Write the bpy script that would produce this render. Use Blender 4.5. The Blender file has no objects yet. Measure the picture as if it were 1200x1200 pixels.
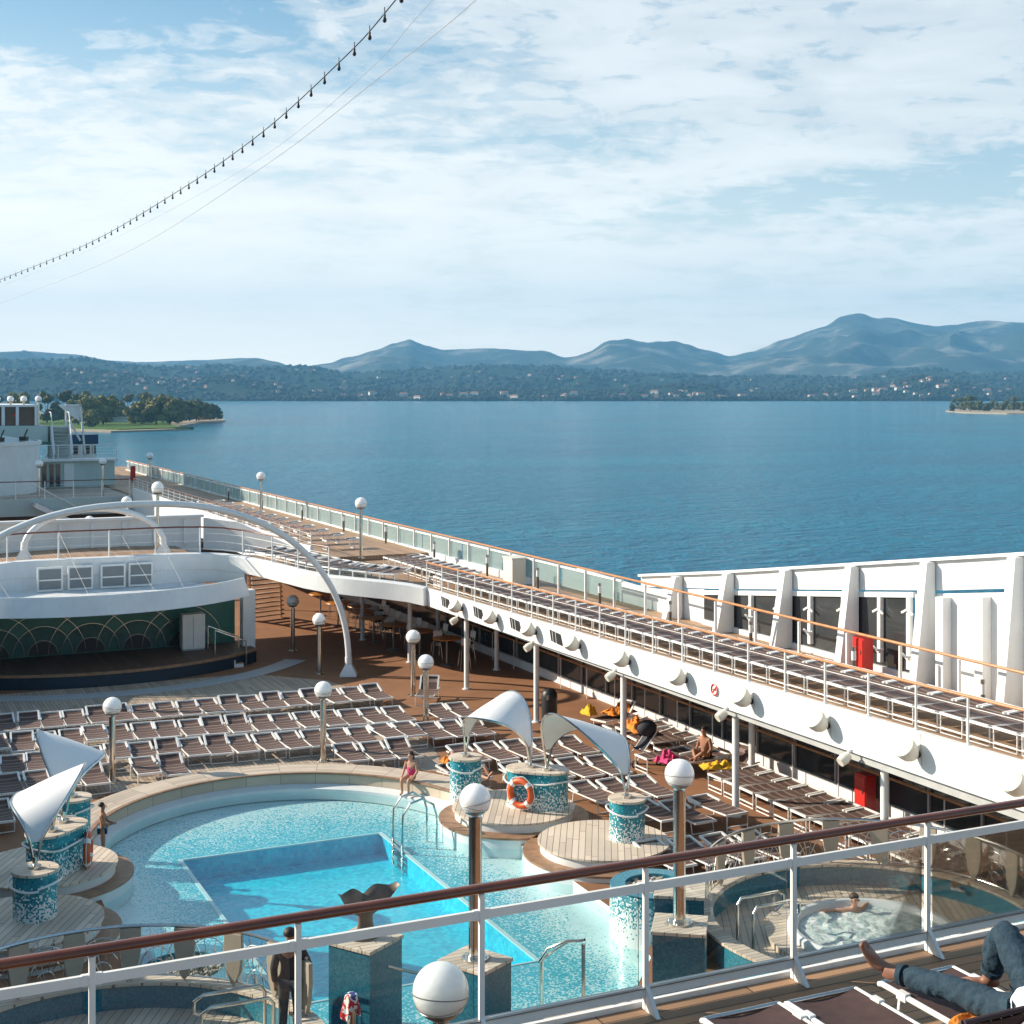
import bpy, bmesh, math, random
from mathutils import Vector, Matrix, noise
from mathutils.geometry import tessellate_polygon
R = math.radians
rnd = random.Random(11)
scene = bpy.context.scene
COL = scene.collection
CL = 9.45            # centre line of the ship (x); y runs aft, z up, pool deck = 0
SEA = -19.8

# ---------------------------------------------------------------- mesh builder
class MB:
    def __init__(s):
        s.v = []; s.f = []; s.m = []; s.mi = 0
    def add(s, vs, fs):
        o = len(s.v)
        s.v += [tuple(p) for p in vs]
        s.f += [tuple(i + o for i in f) for f in fs]
        s.m += [s.mi] * len(fs)
    def box(s, c, d, rz=0.0, taper=1.0):
        cx, cy, cz = c; hx, hy, hz = d[0] / 2, d[1] / 2, d[2] / 2
        ca, sa = math.cos(rz), math.sin(rz)
        vs = []
        for z, k in ((-hz, 1), (hz, taper)):
            for x, y in ((-hx, -hy), (hx, -hy), (hx, hy), (-hx, hy)):
                x *= k; y *= k
                vs.append((cx + x * ca - y * sa, cy + x * sa + y * ca, cz + z))
        s.add(vs, [(3, 2, 1, 0), (4, 5, 6, 7), (0, 1, 5, 4), (1, 2, 6, 5), (2, 3, 7, 6), (3, 0, 4, 7)])
    def b2(s, lo, hi):
        s.box([(a + b) / 2 for a, b in zip(lo, hi)], [b - a for a, b in zip(lo, hi)])
    def beam(s, a, b, w, h, up=(0, 0, 1)):
        a = Vector(a); b = Vector(b); d = (b - a).normalized(); up = Vector(up)
        x = d.cross(up)
        if x.length < 1e-4: x = d.cross(Vector((0, 1, 0)))
        x.normalize(); y = x.cross(d)
        x *= w / 2; y *= h / 2
        s.add([a - x - y, a + x - y, a + x + y, a - x + y, b - x - y, b + x - y, b + x + y, b - x + y],
              [(0, 1, 2, 3), (7, 6, 5, 4), (4, 5, 1, 0), (5, 6, 2, 1), (6, 7, 3, 2), (7, 4, 0, 3)])
    def tube(s, pts, r, n=8, closed=False):
        pts = [Vector(p) for p in pts]; N = len(pts)
        rs = r if isinstance(r, (list, tuple)) else [r] * N
        rings = []; prev = None
        for i, p in enumerate(pts):
            if closed: d = pts[(i + 1) % N] - pts[i - 1]
            else: d = pts[min(i + 1, N - 1)] - pts[max(i - 1, 0)]
            d.normalize()
            if prev is None:
                x = d.cross(Vector((0, 0, 1)))
                if x.length < 1e-3: x = d.cross(Vector((0, 1, 0)))
            else:
                x = prev - d * prev.dot(d)
            x.normalize(); prev = x; y = d.cross(x)
            rings.append([p + (x * math.cos(2 * math.pi * k / n) + y * math.sin(2 * math.pi * k / n)) * rs[i] for k in range(n)])
        vs = [q for ring in rings for q in ring]; fs = []
        for i in range(N if closed else N - 1):
            j = (i + 1) % N
            for k in range(n):
                fs.append((i * n + k, i * n + (k + 1) % n, j * n + (k + 1) % n, j * n + k))
        if not closed:
            fs.append(tuple(range(n - 1, -1, -1))); fs.append(tuple((N - 1) * n + k for k in range(n)))
        s.add(vs, fs)
    def cyl(s, a, b, r, n=10, r2=None):
        s.tube([a, b], [r, r if r2 is None else r2], n)
    def lathe(s, prof, c=(0, 0, 0), n=24, a0=0.0, a1=None, sx=1.0, sy=1.0, rz=0.0):
        full = a1 is None
        cols = n if full else n + 1
        vs = []
        for k in range(cols):
            a = a0 + (2 * math.pi if full else (a1 - a0)) * k / n
            for r, z in prof:
                x, y = r * math.cos(a) * sx, r * math.sin(a) * sy
                vs.append((c[0] + x * math.cos(rz) - y * math.sin(rz), c[1] + x * math.sin(rz) + y * math.cos(rz), c[2] + z))
        m = len(prof); fs = []
        for k in range(n):
            j = (k + 1) % cols
            for i in range(m - 1):
                fs.append((k * m + i, j * m + i, j * m + i + 1, k * m + i + 1))
        s.add(vs, fs)
    def sphere(s, c, r, n=16, m=10, sc=(1, 1, 1)):
        prof = [(math.sin(math.pi * i / m), -math.cos(math.pi * i / m)) for i in range(m + 1)]
        vs = []
        for k in range(n):
            a = 2 * math.pi * k / n
            for q, z in prof:
                vs.append((c[0] + r * sc[0] * q * math.cos(a), c[1] + r * sc[1] * q * math.sin(a), c[2] + r * sc[2] * z))
        M = m + 1; fs = []
        for k in range(n):
            j = (k + 1) % n
            for i in range(m):
                if i == 0: fs.append((k * M, j * M + 1, k * M + 1))
                elif i == m - 1: fs.append((k * M + i, j * M + i, k * M + i + 1))
                else: fs.append((k * M + i, j * M + i, j * M + i + 1, k * M + i + 1))
        s.add(vs, fs)
    def sheet(s, poly, z, holes=(), flip=False):
        loops = [[Vector((p[0], p[1], 0)) for p in poly]] + [[Vector((p[0], p[1], 0)) for p in h] for h in holes]
        tris = tessellate_polygon(loops)
        flat = [p for l in loops for p in l]
        out = []
        for t in tris:
            a, b, c = (flat[i] for i in t)
            cr = (b.x - a.x) * (c.y - a.y) - (b.y - a.y) * (c.x - a.x)
            if abs(cr) < 1e-9: continue
            out.append(tuple(t) if (cr > 0) != flip else tuple(reversed(t)))
        s.add([(p.x, p.y, z) for p in flat], out)
    def walls(s, poly, z0, z1, closed=True, flip=False):
        n = len(poly); vs = []
        for p in poly: vs += [(p[0], p[1], z0), (p[0], p[1], z1)]
        fs = []
        for i in range(n if closed else n - 1):
            j = (i + 1) % n
            f = (2 * i, 2 * j, 2 * j + 1, 2 * i + 1)
            fs.append(f[::-1] if flip else f)
        s.add(vs, fs)
    def prism(s, poly, z0, z1, holes=()):
        s.sheet(poly, z1, holes); s.sheet(poly, z0, holes, True)
        s.walls(poly, z0, z1)
        for h in holes: s.walls(h, z0, z1, flip=True)
    def plate(s, poly3, nrm, th):
        """a flat plate: outline in 3-D, thickness along nrm"""
        n = Vector(nrm).normalized() * th; k = len(poly3)
        vs = [Vector(p) for p in poly3] + [Vector(p) + n for p in poly3]
        fs = [tuple(range(k - 1, -1, -1)), tuple(range(k, 2 * k))]
        for i in range(k):
            j = (i + 1) % k; fs.append((i, j, k + j, k + i))
        s.add(vs, fs)
    def grid(s, fn, nu, nv, closeu=False):
        cols = nu if closeu else nu + 1
        vs = [fn(i / nu, j / nv) for i in range(cols) for j in range(nv + 1)]
        M = nv + 1; fs = []
        for i in range(nu):
            k = (i + 1) % cols
            for j in range(nv): fs.append((i * M + j, k * M + j, k * M + j + 1, i * M + j + 1))
        s.add(vs, fs)
    def sweep(s, path, prof, closed=False):
        """path [(x,y,z)], prof [(offset to the left of travel, dz)] closed profile"""
        N = len(path); m = len(prof); vs = []
        for i in range(N):
            a = path[(i - 1) % N] if closed else path[max(i - 1, 0)]
            b = path[(i + 1) % N] if closed else path[min(i + 1, N - 1)]
            t = Vector((b[0] - a[0], b[1] - a[1])).normalized()
            nx, ny = -t.y, t.x
            for o, dz in prof: vs.append((path[i][0] + nx * o, path[i][1] + ny * o, path[i][2] + dz))
        fs = []
        for i in range(N if closed else N - 1):
            j = (i + 1) % N
            for k in range(m):
                l = (k + 1) % m; fs.append((i * m + k, j * m + k, j * m + l, i * m + l))
        if not closed:
            fs.append(tuple(range(m))); fs.append(tuple((N - 1) * m + k for k in reversed(range(m))))
        s.add(vs, fs)
    def mesh(s, name, mats, smooth=True, fix=True):
        me = bpy.data.meshes.new(name)
        me.from_pydata(s.v, [], s.f)
        if fix:
            b = bmesh.new(); b.from_mesh(me); bmesh.ops.recalc_face_normals(b, faces=b.faces); b.to_mesh(me); b.free()
        mats = mats if isinstance(mats, (list, tuple)) else [mats]
        for m in mats: me.materials.append(m)
        if len(mats) > 1: me.polygons.foreach_set('material_index', s.m)
        if smooth:
            me.polygons.foreach_set('use_smooth', [True] * len(me.polygons))
            me.set_sharp_from_angle(angle=R(38))
        me.update()
        return me
    def build(s, name, mats, parent=None, smooth=True, fix=True, bevel=0):
        return link(name, s.mesh(name, mats, smooth, fix), parent, bevel)

def link(name, me, parent=None, bevel=0):
    o = bpy.data.objects.new(name, me); COL.objects.link(o)
    if parent is not None:
        o.parent = parent; o.matrix_parent_inverse = parent_matrix(parent).inverted()
    if bevel:
        b = o.modifiers.new('bevel', 'BEVEL'); b.width = bevel; b.segments = 2; b.limit_method = 'ANGLE'; b.angle_limit = R(40)
    return o

def parent_matrix(o):
    m = o.matrix_basis.copy()
    if o.parent: m = parent_matrix(o.parent) @ o.matrix_parent_inverse @ m
    return m

def tag(o, label=None, cat=None, group=None, kind=None):
    if label: o['label'] = label
    if cat: o['category'] = cat
    if group: o['group'] = group
    if kind: o['kind'] = kind
    return o

def thing(name, label, cat, loc=(0, 0, 0), rz=0.0, group=None):
    o = bpy.data.objects.new(name, None); COL.objects.link(o)
    o.location = loc; o.rotation_euler = (0, 0, rz); o.empty_display_size = .2
    return tag(o, label, cat, group)

KIDS = {}
def kids(o):
    return list(o.children)

def copy_tree(o, loc=None, rz=None, label=None, group=None, parent=None, children=None):
    c = o.copy(); COL.objects.link(c)
    if parent is not None: c.parent = parent
    if loc is not None: c.location = loc
    if rz is not None: c.rotation_euler = (0, 0, rz)
    if label: c['label'] = label
    if group: c['group'] = group
    for ch in kids(o):
        copy_tree(ch, parent=c)
    return c

# ---------------------------------------------------------------- materials
def newmat(name):
    m = bpy.data.materials.new(name); m.use_nodes = True
    nt = m.node_tree
    return m, nt, nt.nodes, nt.links, nt.nodes['Principled BSDF']

def c4(c): return (c[0], c[1], c[2], 1)

def mixrgb(nt, fac, a, b, mode='MIX'):
    n = nt.nodes.new('ShaderNodeMix'); n.data_type = 'RGBA'; n.blend_type = mode
    for sock, val in ((n.inputs[0], fac), (n.inputs[6], a), (n.inputs[7], b)):
        if isinstance(val, bpy.types.NodeSocket): nt.links.new(val, sock)
        elif isinstance(val, (int, float)): sock.default_value = val
        else: sock.default_value = c4(val)
    return n.outputs[2]

def mth(nt, op, a, b=None, c=None, clamp=False):
    n = nt.nodes.new('ShaderNodeMath'); n.operation = op; n.use_clamp = clamp
    for i, v in enumerate((a, b, c)):
        if v is None: continue
        if isinstance(v, bpy.types.NodeSocket): nt.links.new(v, n.inputs[i])
        else: n.inputs[i].default_value = v
    return n.outputs[0]

def ramp(nt, fac, stops):
    n = nt.nodes.new('ShaderNodeValToRGB'); nt.links.new(fac, n.inputs[0])
    e = n.color_ramp.elements
    while len(e) < len(stops): e.new(.5)
    for el, (p, c) in zip(e, stops):
        el.position = p; el.color = c4(c) if not isinstance(c, (int, float)) else (c, c, c, 1)
    return n.outputs[0]

def noise_tex(nt, vec, scale, detail=3, rough=.55, dist=0.0):
    n = nt.nodes.new('ShaderNodeTexNoise'); n.inputs['Scale'].default_value = scale
    n.inputs['Detail'].default_value = detail; n.inputs['Roughness'].default_value = rough
    n.inputs['Distortion'].default_value = dist
    if vec is not None: nt.links.new(vec, n.inputs['Vector'])
    return n.outputs[0]

def position(nt):
    return nt.nodes.new('ShaderNodeNewGeometry').outputs['Position']

def objco(nt):
    return nt.nodes.new('ShaderNodeTexCoord').outputs['Object']

def vscale(nt, vec, s):
    n = nt.nodes.new('ShaderNodeVectorMath'); n.operation = 'MULTIPLY'
    nt.links.new(vec, n.inputs[0]); n.inputs[1].default_value = s
    return n.outputs[0]

def bump(nt, p, h, strength=.3, dist=.02):
    b = nt.nodes.new('ShaderNodeBump'); b.inputs['Strength'].default_value = strength; b.inputs['Distance'].default_value = dist
    nt.links.new(h, b.inputs['Height']); nt.links.new(b.outputs[0], p.inputs['Normal'])

def mat(name, col, rough=.5, metal=0.0, var=.12, scale=3.0, bmp=0.0, bscale=40.0, coat=0.0, spec=None, streak=0.0):
    m, nt, N, L, p = newmat(name)
    co = objco(nt)
    dark = tuple(max(0, c * (1 - var)) for c in col); lite = tuple(min(1, c * (1 + var * .6)) for c in col)
    f = noise_tex(nt, co, scale, 4)
    cc = mixrgb(nt, ramp(nt, f, [(.3, 0), (.7, 1)]), dark, lite)
    if streak:
        f2 = noise_tex(nt, vscale(nt, co, (9, 9, .7)), 1.6, 3)
        cc = mixrgb(nt, mth(nt, 'MULTIPLY', ramp(nt, f2, [(.52, 0), (.78, 1)]), streak), cc, tuple(c * .62 for c in col))
    L.new(cc, p.inputs['Base Color'])
    p.inputs['Roughness'].default_value = rough; p.inputs['Metallic'].default_value = metal
    if spec is not None: p.inputs['Specular IOR Level'].default_value = spec
    if coat: p.inputs['Coat Weight'].default_value = coat; p.inputs['Coat Roughness'].default_value = .15
    if bmp: bump(nt, p, noise_tex(nt, co, bscale, 3), bmp)
    return m

def planks(name, col, axis=0, width=.11, seam=.10, seamcol=(.02, .015, .01), var=.25, rough=.6, length=2.2, wear=.25, rot=0.0):
    """boards running along the other axis; axis = the axis across the boards"""
    m, nt, N, L, p = newmat(name)
    co = position(nt)
    if rot:
        r = N.new('ShaderNodeVectorRotate'); r.rotation_type = 'Z_AXIS'; r.inputs['Angle'].default_value = rot
        L.new(co, r.inputs['Vector']); co = r.outputs[0]
    sp = N.new('ShaderNodeSeparateXYZ'); L.new(co, sp.inputs[0])
    a = sp.outputs[axis]; b = sp.outputs[1 - axis]
    q = mth(nt, 'DIVIDE', a, width)
    idx = mth(nt, 'FLOOR', q); fr = mth(nt, 'FRACT', q)
    wn = N.new('ShaderNodeTexWhiteNoise'); wn.noise_dimensions = '1D'; L.new(idx, wn.inputs['W'])
    off = mth(nt, 'MULTIPLY', wn.outputs[0], length)
    q2 = mth(nt, 'DIVIDE', mth(nt, 'ADD', b, off), length)
    idx2 = mth(nt, 'FLOOR', q2); fr2 = mth(nt, 'FRACT', q2)
    wn2 = N.new('ShaderNodeTexWhiteNoise'); wn2.noise_dimensions = '2D'
    cb = N.new('ShaderNodeCombineXYZ'); L.new(idx, cb.inputs[0]); L.new(idx2, cb.inputs[1]); L.new(cb.outputs[0], wn2.inputs['Vector'])
    tone = mixrgb(nt, wn2.outputs[0], tuple(c * (1 - var) for c in col), tuple(min(1, c * (1 + var)) for c in col))
    grain = noise_tex(nt, vscale(nt, co, (60, 3, 20) if axis == 0 else (3, 60, 20)), 1.0, 3)
    tone = mixrgb(nt, mth(nt, 'MULTIPLY', grain, .5), tone, tuple(c * .6 for c in col))
    patch = noise_tex(nt, co, .7, 4)
    tone = mixrgb(nt, mth(nt, 'MULTIPLY', ramp(nt, patch, [(.4, 0), (.75, 1)]), wear), tone, tuple(min(1, c * 1.5 + .03) for c in col))
    s1 = mth(nt, 'LESS_THAN', fr, seam); s2 = mth(nt, 'LESS_THAN', fr2, seam * width / length * 1.2)
    sm = mth(nt, 'MAXIMUM', s1, s2)
    L.new(mixrgb(nt, sm, tone, seamcol), p.inputs['Base Color'])
    p.inputs['Roughness'].default_value = rough
    bump(nt, p, mth(nt, 'SUBTRACT', 1.0, sm), .4, .004)
    return m

def mosaic(name, stops_white, shades, tile=.035, white=(.78, .8, .78), rough=.25, mode='Z', z0=0.0, z1=1.2):
    """small square tiles: the chance of a white tile follows the gradient, the rest are blue-green shades"""
    m, nt, N, L, p = newmat(name)
    co = position(nt)
    sn = N.new('ShaderNodeVectorMath'); sn.operation = 'SNAP'; sn.inputs[1].default_value = (tile,) * 3
    ad = N.new('ShaderNodeVectorMath'); ad.operation = 'ADD'; ad.inputs[1].default_value = (.0107, .0113, .0091)
    L.new(co, ad.inputs[0]); L.new(ad.outputs[0], sn.inputs[0])
    w = N.new('ShaderNodeTexWhiteNoise'); w.noise_dimensions = '3D'; L.new(sn.outputs[0], w.inputs['Vector'])
    sp = N.new('ShaderNodeSeparateXYZ'); L.new(co, sp.inputs[0])
    if mode == 'Z':
        g = mth(nt, 'DIVIDE', mth(nt, 'SUBTRACT', sp.outputs[2], z0), z1 - z0, clamp=True)
    else:   # pool floor: 0 at the tank, 1 at the rim
        dx = mth(nt, 'DIVIDE', mth(nt, 'MAXIMUM', mth(nt, 'SUBTRACT', mth(nt, 'ABSOLUTE', mth(nt, 'SUBTRACT', sp.outputs[0], 9.4)), 2.35), 0), 2.3)
        dy = mth(nt, 'DIVIDE', mth(nt, 'MAXIMUM', mth(nt, 'SUBTRACT', mth(nt, 'ABSOLUTE', mth(nt, 'SUBTRACT', sp.outputs[1], 28.3)), 4.3), 0), 4.6)
        g = mth(nt, 'SQRT', mth(nt, 'ADD', mth(nt, 'MULTIPLY', dx, dx), mth(nt, 'MULTIPLY', dy, dy)), clamp=True)
        g = mth(nt, 'ADD', g, mth(nt, 'MULTIPLY', mth(nt, 'SUBTRACT', noise_tex(nt, co, .5, 2), .5), .35), clamp=True)
    prob = ramp(nt, g, stops_white)
    isw = mth(nt, 'LESS_THAN', w.outputs[0], prob)
    tone = ramp(nt, w.outputs[1], shades)
    big = noise_tex(nt, co, 1.3, 3)
    tone = mixrgb(nt, mth(nt, 'MULTIPLY', big, .35), tone, (.01, .16, .22))
    L.new(mixrgb(nt, isw, tone, white), p.inputs['Base Color'])
    p.inputs['Roughness'].default_value = rough
    return m

M = {}
M['white'] = mat('white_paint', (.78, .79, .79), .45, var=.07, scale=1.2, streak=.22)
M['white2'] = mat('white_tube', (.80, .80, .78), .4, var=.05)
M['cream'] = mat('cream_enamel', (.74, .70, .60), .4, var=.05)
M['grey'] = mat('grey_paint', (.42, .43, .43), .55, var=.1)
M['panelgrey'] = mat('dark_grey_panel', (.20, .22, .23), .5, var=.1)
M['greyteal'] = mat('teal_grey_panel', (.50, .60, .58), .5, var=.1, scale=.7, streak=.25)
M['steel'] = mat('polished_steel', (.62, .60, .56), .18, 1.0, var=.1, scale=6)
M['darksteel'] = mat('dull_steel', (.32, .31, .30), .35, .9, var=.15)
M['dusk'] = mat('dark_arch_panel', (.035, .03, .035), .5, var=.2)
M['black'] = mat('black_plastic', (.018, .018, .02), .45, var=.2)
M['globe'] = mat('opal_glass', (.90, .89, .87), .12, var=.02, coat=.3)
_p = M['globe'].node_tree.nodes['Principled BSDF']; _p.inputs['Subsurface Weight'].default_value = .85; _p.inputs['Subsurface Radius'].default_value = (1, 1, 1); _p.inputs['Subsurface Scale'].default_value = .35
M['sling'] = mat('brown_sling_fabric', (.075, .040, .036), .8, var=.25, scale=14, bmp=.2, bscale=220)
def sling_mat():
    m, nt, N, L, p = newmat('striped_brown_sling')
    co = objco(nt); sp = N.new('ShaderNodeSeparateXYZ'); L.new(co, sp.inputs[0])
    st = mth(nt, 'LESS_THAN', mth(nt, 'FRACT', mth(nt, 'DIVIDE', sp.outputs[1], .24)), .26)
    base = mixrgb(nt, noise_tex(nt, co, 12, 3), (.060, .028, .022), (.11, .058, .045))
    oi = N.new('ShaderNodeObjectInfo')
    base = mixrgb(nt, mth(nt, 'MULTIPLY', oi.outputs['Random'], .45), base, (.11, .075, .07))
    L.new(mixrgb(nt, mth(nt, 'MULTIPLY', st, .75), base, (.27, .20, .165)), p.inputs['Base Color']); p.inputs['Roughness'].default_value = .8
    return m
M['slingd'] = mat('dark_sling_fabric', (.055, .032, .034), .8, var=.2, scale=14)
M['rail'] = mat('varnished_handrail', (.17, .045, .018), .22, var=.35, scale=2.5, coat=.5)
M['railorange'] = mat('teak_handrail', (.46, .19, .06), .4, var=.25, scale=5)
M['deck'] = mat('brown_deck_covering', (.27, .125, .058), .8, var=.16, scale=.9, bmp=.15, bscale=90)
M['plank'] = planks('grey_teak_planks', (.46, .36, .27), axis=0, width=.12, seam=.10, seamcol=(.10, .075, .06))
M['plankv'] = planks('honey_teak_planks', (.36, .21, .115), axis=1, width=.13, seam=.07, length=1.3)
M['planky'] = planks('pale_teak_boards', (.68, .57, .46), axis=1, width=.12, seam=.09, length=3.0, seamcol=(.14, .11, .085))
M['plankd'] = planks('bleached_teak_boards', (.66, .55, .44), axis=0, width=.14, seam=.09, rot=.5, seamcol=(.16, .12, .09))
def rim_mat():
    """boards laid round the pool, with joints pointing at its centre"""
    m, nt, N, L, p = newmat('pool_rim_teak')
    co = position(nt); sp = N.new('ShaderNodeSeparateXYZ'); L.new(co, sp.inputs[0])
    dx = mth(nt, 'DIVIDE', mth(nt, 'SUBTRACT', sp.outputs[0], 9.4), 4.55); dy = mth(nt, 'DIVIDE', mth(nt, 'SUBTRACT', sp.outputs[1], 31.6), 4.95)
    ang = mth(nt, 'MULTIPLY', mth(nt, 'ARCTAN2', dy, dx), 5.2)
    rad = mth(nt, 'SQRT', mth(nt, 'ADD', mth(nt, 'MULTIPLY', dx, dx), mth(nt, 'MULTIPLY', dy, dy)))
    rq = mth(nt, 'MULTIPLY', rad, 36)
    seam = mth(nt, 'MAXIMUM', mth(nt, 'LESS_THAN', mth(nt, 'FRACT', ang), .018), mth(nt, 'LESS_THAN', mth(nt, 'FRACT', rq), .09))
    cb = N.new('ShaderNodeCombineXYZ'); L.new(mth(nt, 'FLOOR', ang), cb.inputs[0]); L.new(mth(nt, 'FLOOR', rq), cb.inputs[1])
    wn = N.new('ShaderNodeTexWhiteNoise'); wn.noise_dimensions = '2D'; L.new(cb.outputs[0], wn.inputs['Vector'])
    base = mixrgb(nt, wn.outputs[0], (.48, .39, .30), (.66, .55, .43))
    base = mixrgb(nt, mth(nt, 'MULTIPLY', ramp(nt, noise_tex(nt, co, 1.1, 4), [(.4, 0), (.75, 1)]), .4), base, (.38, .31, .25))
    L.new(mixrgb(nt, mth(nt, 'MULTIPLY', seam, .7), base, (.16, .12, .09)), p.inputs['Base Color']); p.inputs['Roughness'].default_value = .6
    return m
M['rim'] = rim_mat()
M['promdeck'] = planks('promenade_teak', (.42, .26, .155), axis=0, width=.14, seam=.09, length=2.5)
M['slings'] = sling_mat()
def flag_mat():
    m, nt, N, L, p = newmat('red_white_blue_cloth')
    f = noise_tex(nt, objco(nt), 6.0, 2)
    cr = ramp(nt, f, [(.0, (.75, .74, .72)), (.44, (.55, .02, .03)), (.54, (.80, .80, .80)), (.62, (.03, .05, .22))]); cr.node.color_ramp.interpolation = 'CONSTANT'
    L.new(cr, p.inputs['Base Color']); p.inputs['Roughness'].default_value = .95
    return m
M['flag'] = flag_mat()
M['stagefloor'] = planks('dark_stage_boards', (.10, .058, .042), axis=0, width=.2, seam=.05)
M['navy'] = mat('navy_skirting', (.012, .03, .05), .5, var=.2)
M['teal'] = mat('bottle_green_panel', (.05, .20, .165), .4, var=.2, scale=.8)
M['teald'] = mat('dark_green_panel', (.03, .11, .105), .4, var=.2)
M['sail'] = mat('white_sailcloth', (.84, .84, .83), .65, var=.04, scale=1.2)
M['orange'] = mat('orange_plastic', (.62, .10, .02), .45, var=.15)
M['red'] = mat('red_cabinet_paint', (.60, .025, .018), .4, var=.12)
M['towel'] = mat('orange_towel', (.72, .24, .03), .95, var=.2, scale=9, bmp=.5, bscale=60)
M['ytowel'] = mat('yellow_towel', (.78, .45, .03), .95, var=.2, scale=9, bmp=.5, bscale=60)
M['bluetowel'] = mat('blue_cloth', (.03, .06, .25), .95, var=.2, scale=9)
M['pink'] = mat('pink_cloth', (.75, .06, .20), .9, var=.2, scale=9)
M['table'] = mat('amber_table_top', (.58, .22, .035), .35, var=.2, scale=6, coat=.3)
M['wood'] = mat('teak_trim', (.32, .18, .10), .5, var=.3, scale=5)
M['bronze'] = mat('grey_brown_bronze', (.17, .135, .105), .5, .3, var=.3, scale=4, bmp=.2, bscale=18)
M['bluepaint'] = mat('deep_blue_paint', (.01, .07, .15), .4, var=.15)
M['pebble'] = mat('river_pebbles', (.42, .37, .30), .7, var=.4, scale=30)
M['shield'] = mat('beige_shield_plate', (.42, .36, .28), .5, var=.1)
M['ring'] = mat('white_pool_lip', (.70, .73, .73), .35, var=.06)
M['skin'] = mat('skin', (.50, .27, .18), .55, var=.08)
M['skin2'] = mat('tanned_skin', (.36, .17, .10), .55, var=.08)
M['hair'] = mat('dark_hair', (.025, .014, .010), .6, var=.3, scale=20)
M['skin3'] = mat('sunbrowned_skin', (.27, .125, .08), .5, var=.15, scale=9)
M['jeans'] = mat('blue_denim', (.018, .046, .072), .9, var=.3, scale=22, bmp=.6, bscale=26)
M['shirt'] = mat('white_cotton', (.80, .81, .83), .9, var=.04, bmp=.4, bscale=14)
M['jacket'] = mat('charcoal_jacket', (.03, .03, .04), .8, var=.2)
M['dkjeans'] = mat('dark_denim', (.035, .045, .06), .9, var=.3, scale=18)
M['sole'] = mat('dusty_sole', (.36, .19, .13), .7, var=.2, scale=12)
TE = [(0, (.01, .13, .20)), (.35, (.02, .21, .28)), (.7, (.04, .31, .36)), (1, (.09, .42, .44))]
M['mosz'] = mosaic('mosaic_fading_down', [(0, .97), (.28, .62), (.55, .22), (.80, .03), (1, 0)], TE, tile=.028, z0=.15, z1=1.3)
M['mosblue'] = mosaic('blue_green_mosaic', [(0, 0), (1, 0)],
                      [(0, (.012, .085, .14)), (.5, (.022, .13, .20)), (1, (.05, .20, .27))], tile=.03)
M['mosband'] = mosaic('blue_mosaic_band', [(0, 0), (1, 0)],
                      [(0, (.02, .15, .22)), (.5, (.03, .21, .30)), (1, (.08, .30, .38))], tile=.03)
M['poolfloor'] = mosaic('pool_floor_mosaic', [(0, .08), (.25, .26), (.5, .70), (.72, .98), (1, 1)],
                        [(0, (.01, .33, .46)), (.4, (.03, .45, .57)), (.8, (.12, .60, .67)), (1, (.28, .70, .72))], tile=.032, mode='POOL', white=(.76, .78, .77))
M['tank'] = mosaic('tank_caustic_tiles', [(0, 0), (1, 0)], [(0, (.001, .46, .68)), (.5, (.002, .60, .80)), (1, (.02, .78, .90))], tile=.09)  # tile mosaic; its light and dark contrast stands in for missing water caustics
M['curtain'] = mat('dark_window_tint', (.045, .05, .052), .12, var=.2)

def glass(name, tint, refl=.08, rough=.02):
    m, nt, N, L, p = newmat(name)
    N.remove(p)
    t = N.new('ShaderNodeBsdfTransparent'); t.inputs[0].default_value = c4(tint)
    g = N.new('ShaderNodeBsdfGlossy'); g.inputs['Roughness'].default_value = rough
    lw = N.new('ShaderNodeFresnel'); lw.inputs[0].default_value = 1.45
    mx = N.new('ShaderNodeMixShader'); L.new(mth(nt, 'MULTIPLY', lw.outputs[0], refl / .04, clamp=True), mx.inputs[0])
    L.new(t.outputs[0], mx.inputs[1]); L.new(g.outputs[0], mx.inputs[2]); L.new(mx.outputs[0], N['Material Output'].inputs[0])
    return m
M['glass'] = glass('clear_balustrade_glass', (.94, .965, .96), .035)
M['glassg'] = glass('green_tinted_glass', (.80, .92, .90), .05)
_n = M['glassg'].node_tree; _mx = [q for q in _n.nodes if q.type == 'MIX_SHADER'][0]
_df = _n.nodes.new('ShaderNodeBsdfDiffuse'); _df.inputs[0].default_value = (.55, .62, .62, 1)
_tl = _n.nodes.new('ShaderNodeBsdfTranslucent'); _tl.inputs[0].default_value = (.52, .62, .62, 1)
_a = _n.nodes.new('ShaderNodeAddShader'); _n.links.new(_df.outputs[0], _a.inputs[0]); _n.links.new(_tl.outputs[0], _a.inputs[1])
_m2 = _n.nodes.new('ShaderNodeMixShader'); _m2.inputs[0].default_value = .17
_n.links.new(_mx.outputs[0], _m2.inputs[1]); _n.links.new(_a.outputs[0], _m2.inputs[2]); _n.links.new(_m2.outputs[0], _n.nodes['Material Output'].inputs[0])
M['window'] = mat('tinted_window', (.045, .05, .054), .08, var=.3, scale=.5, spec=.5)

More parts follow.
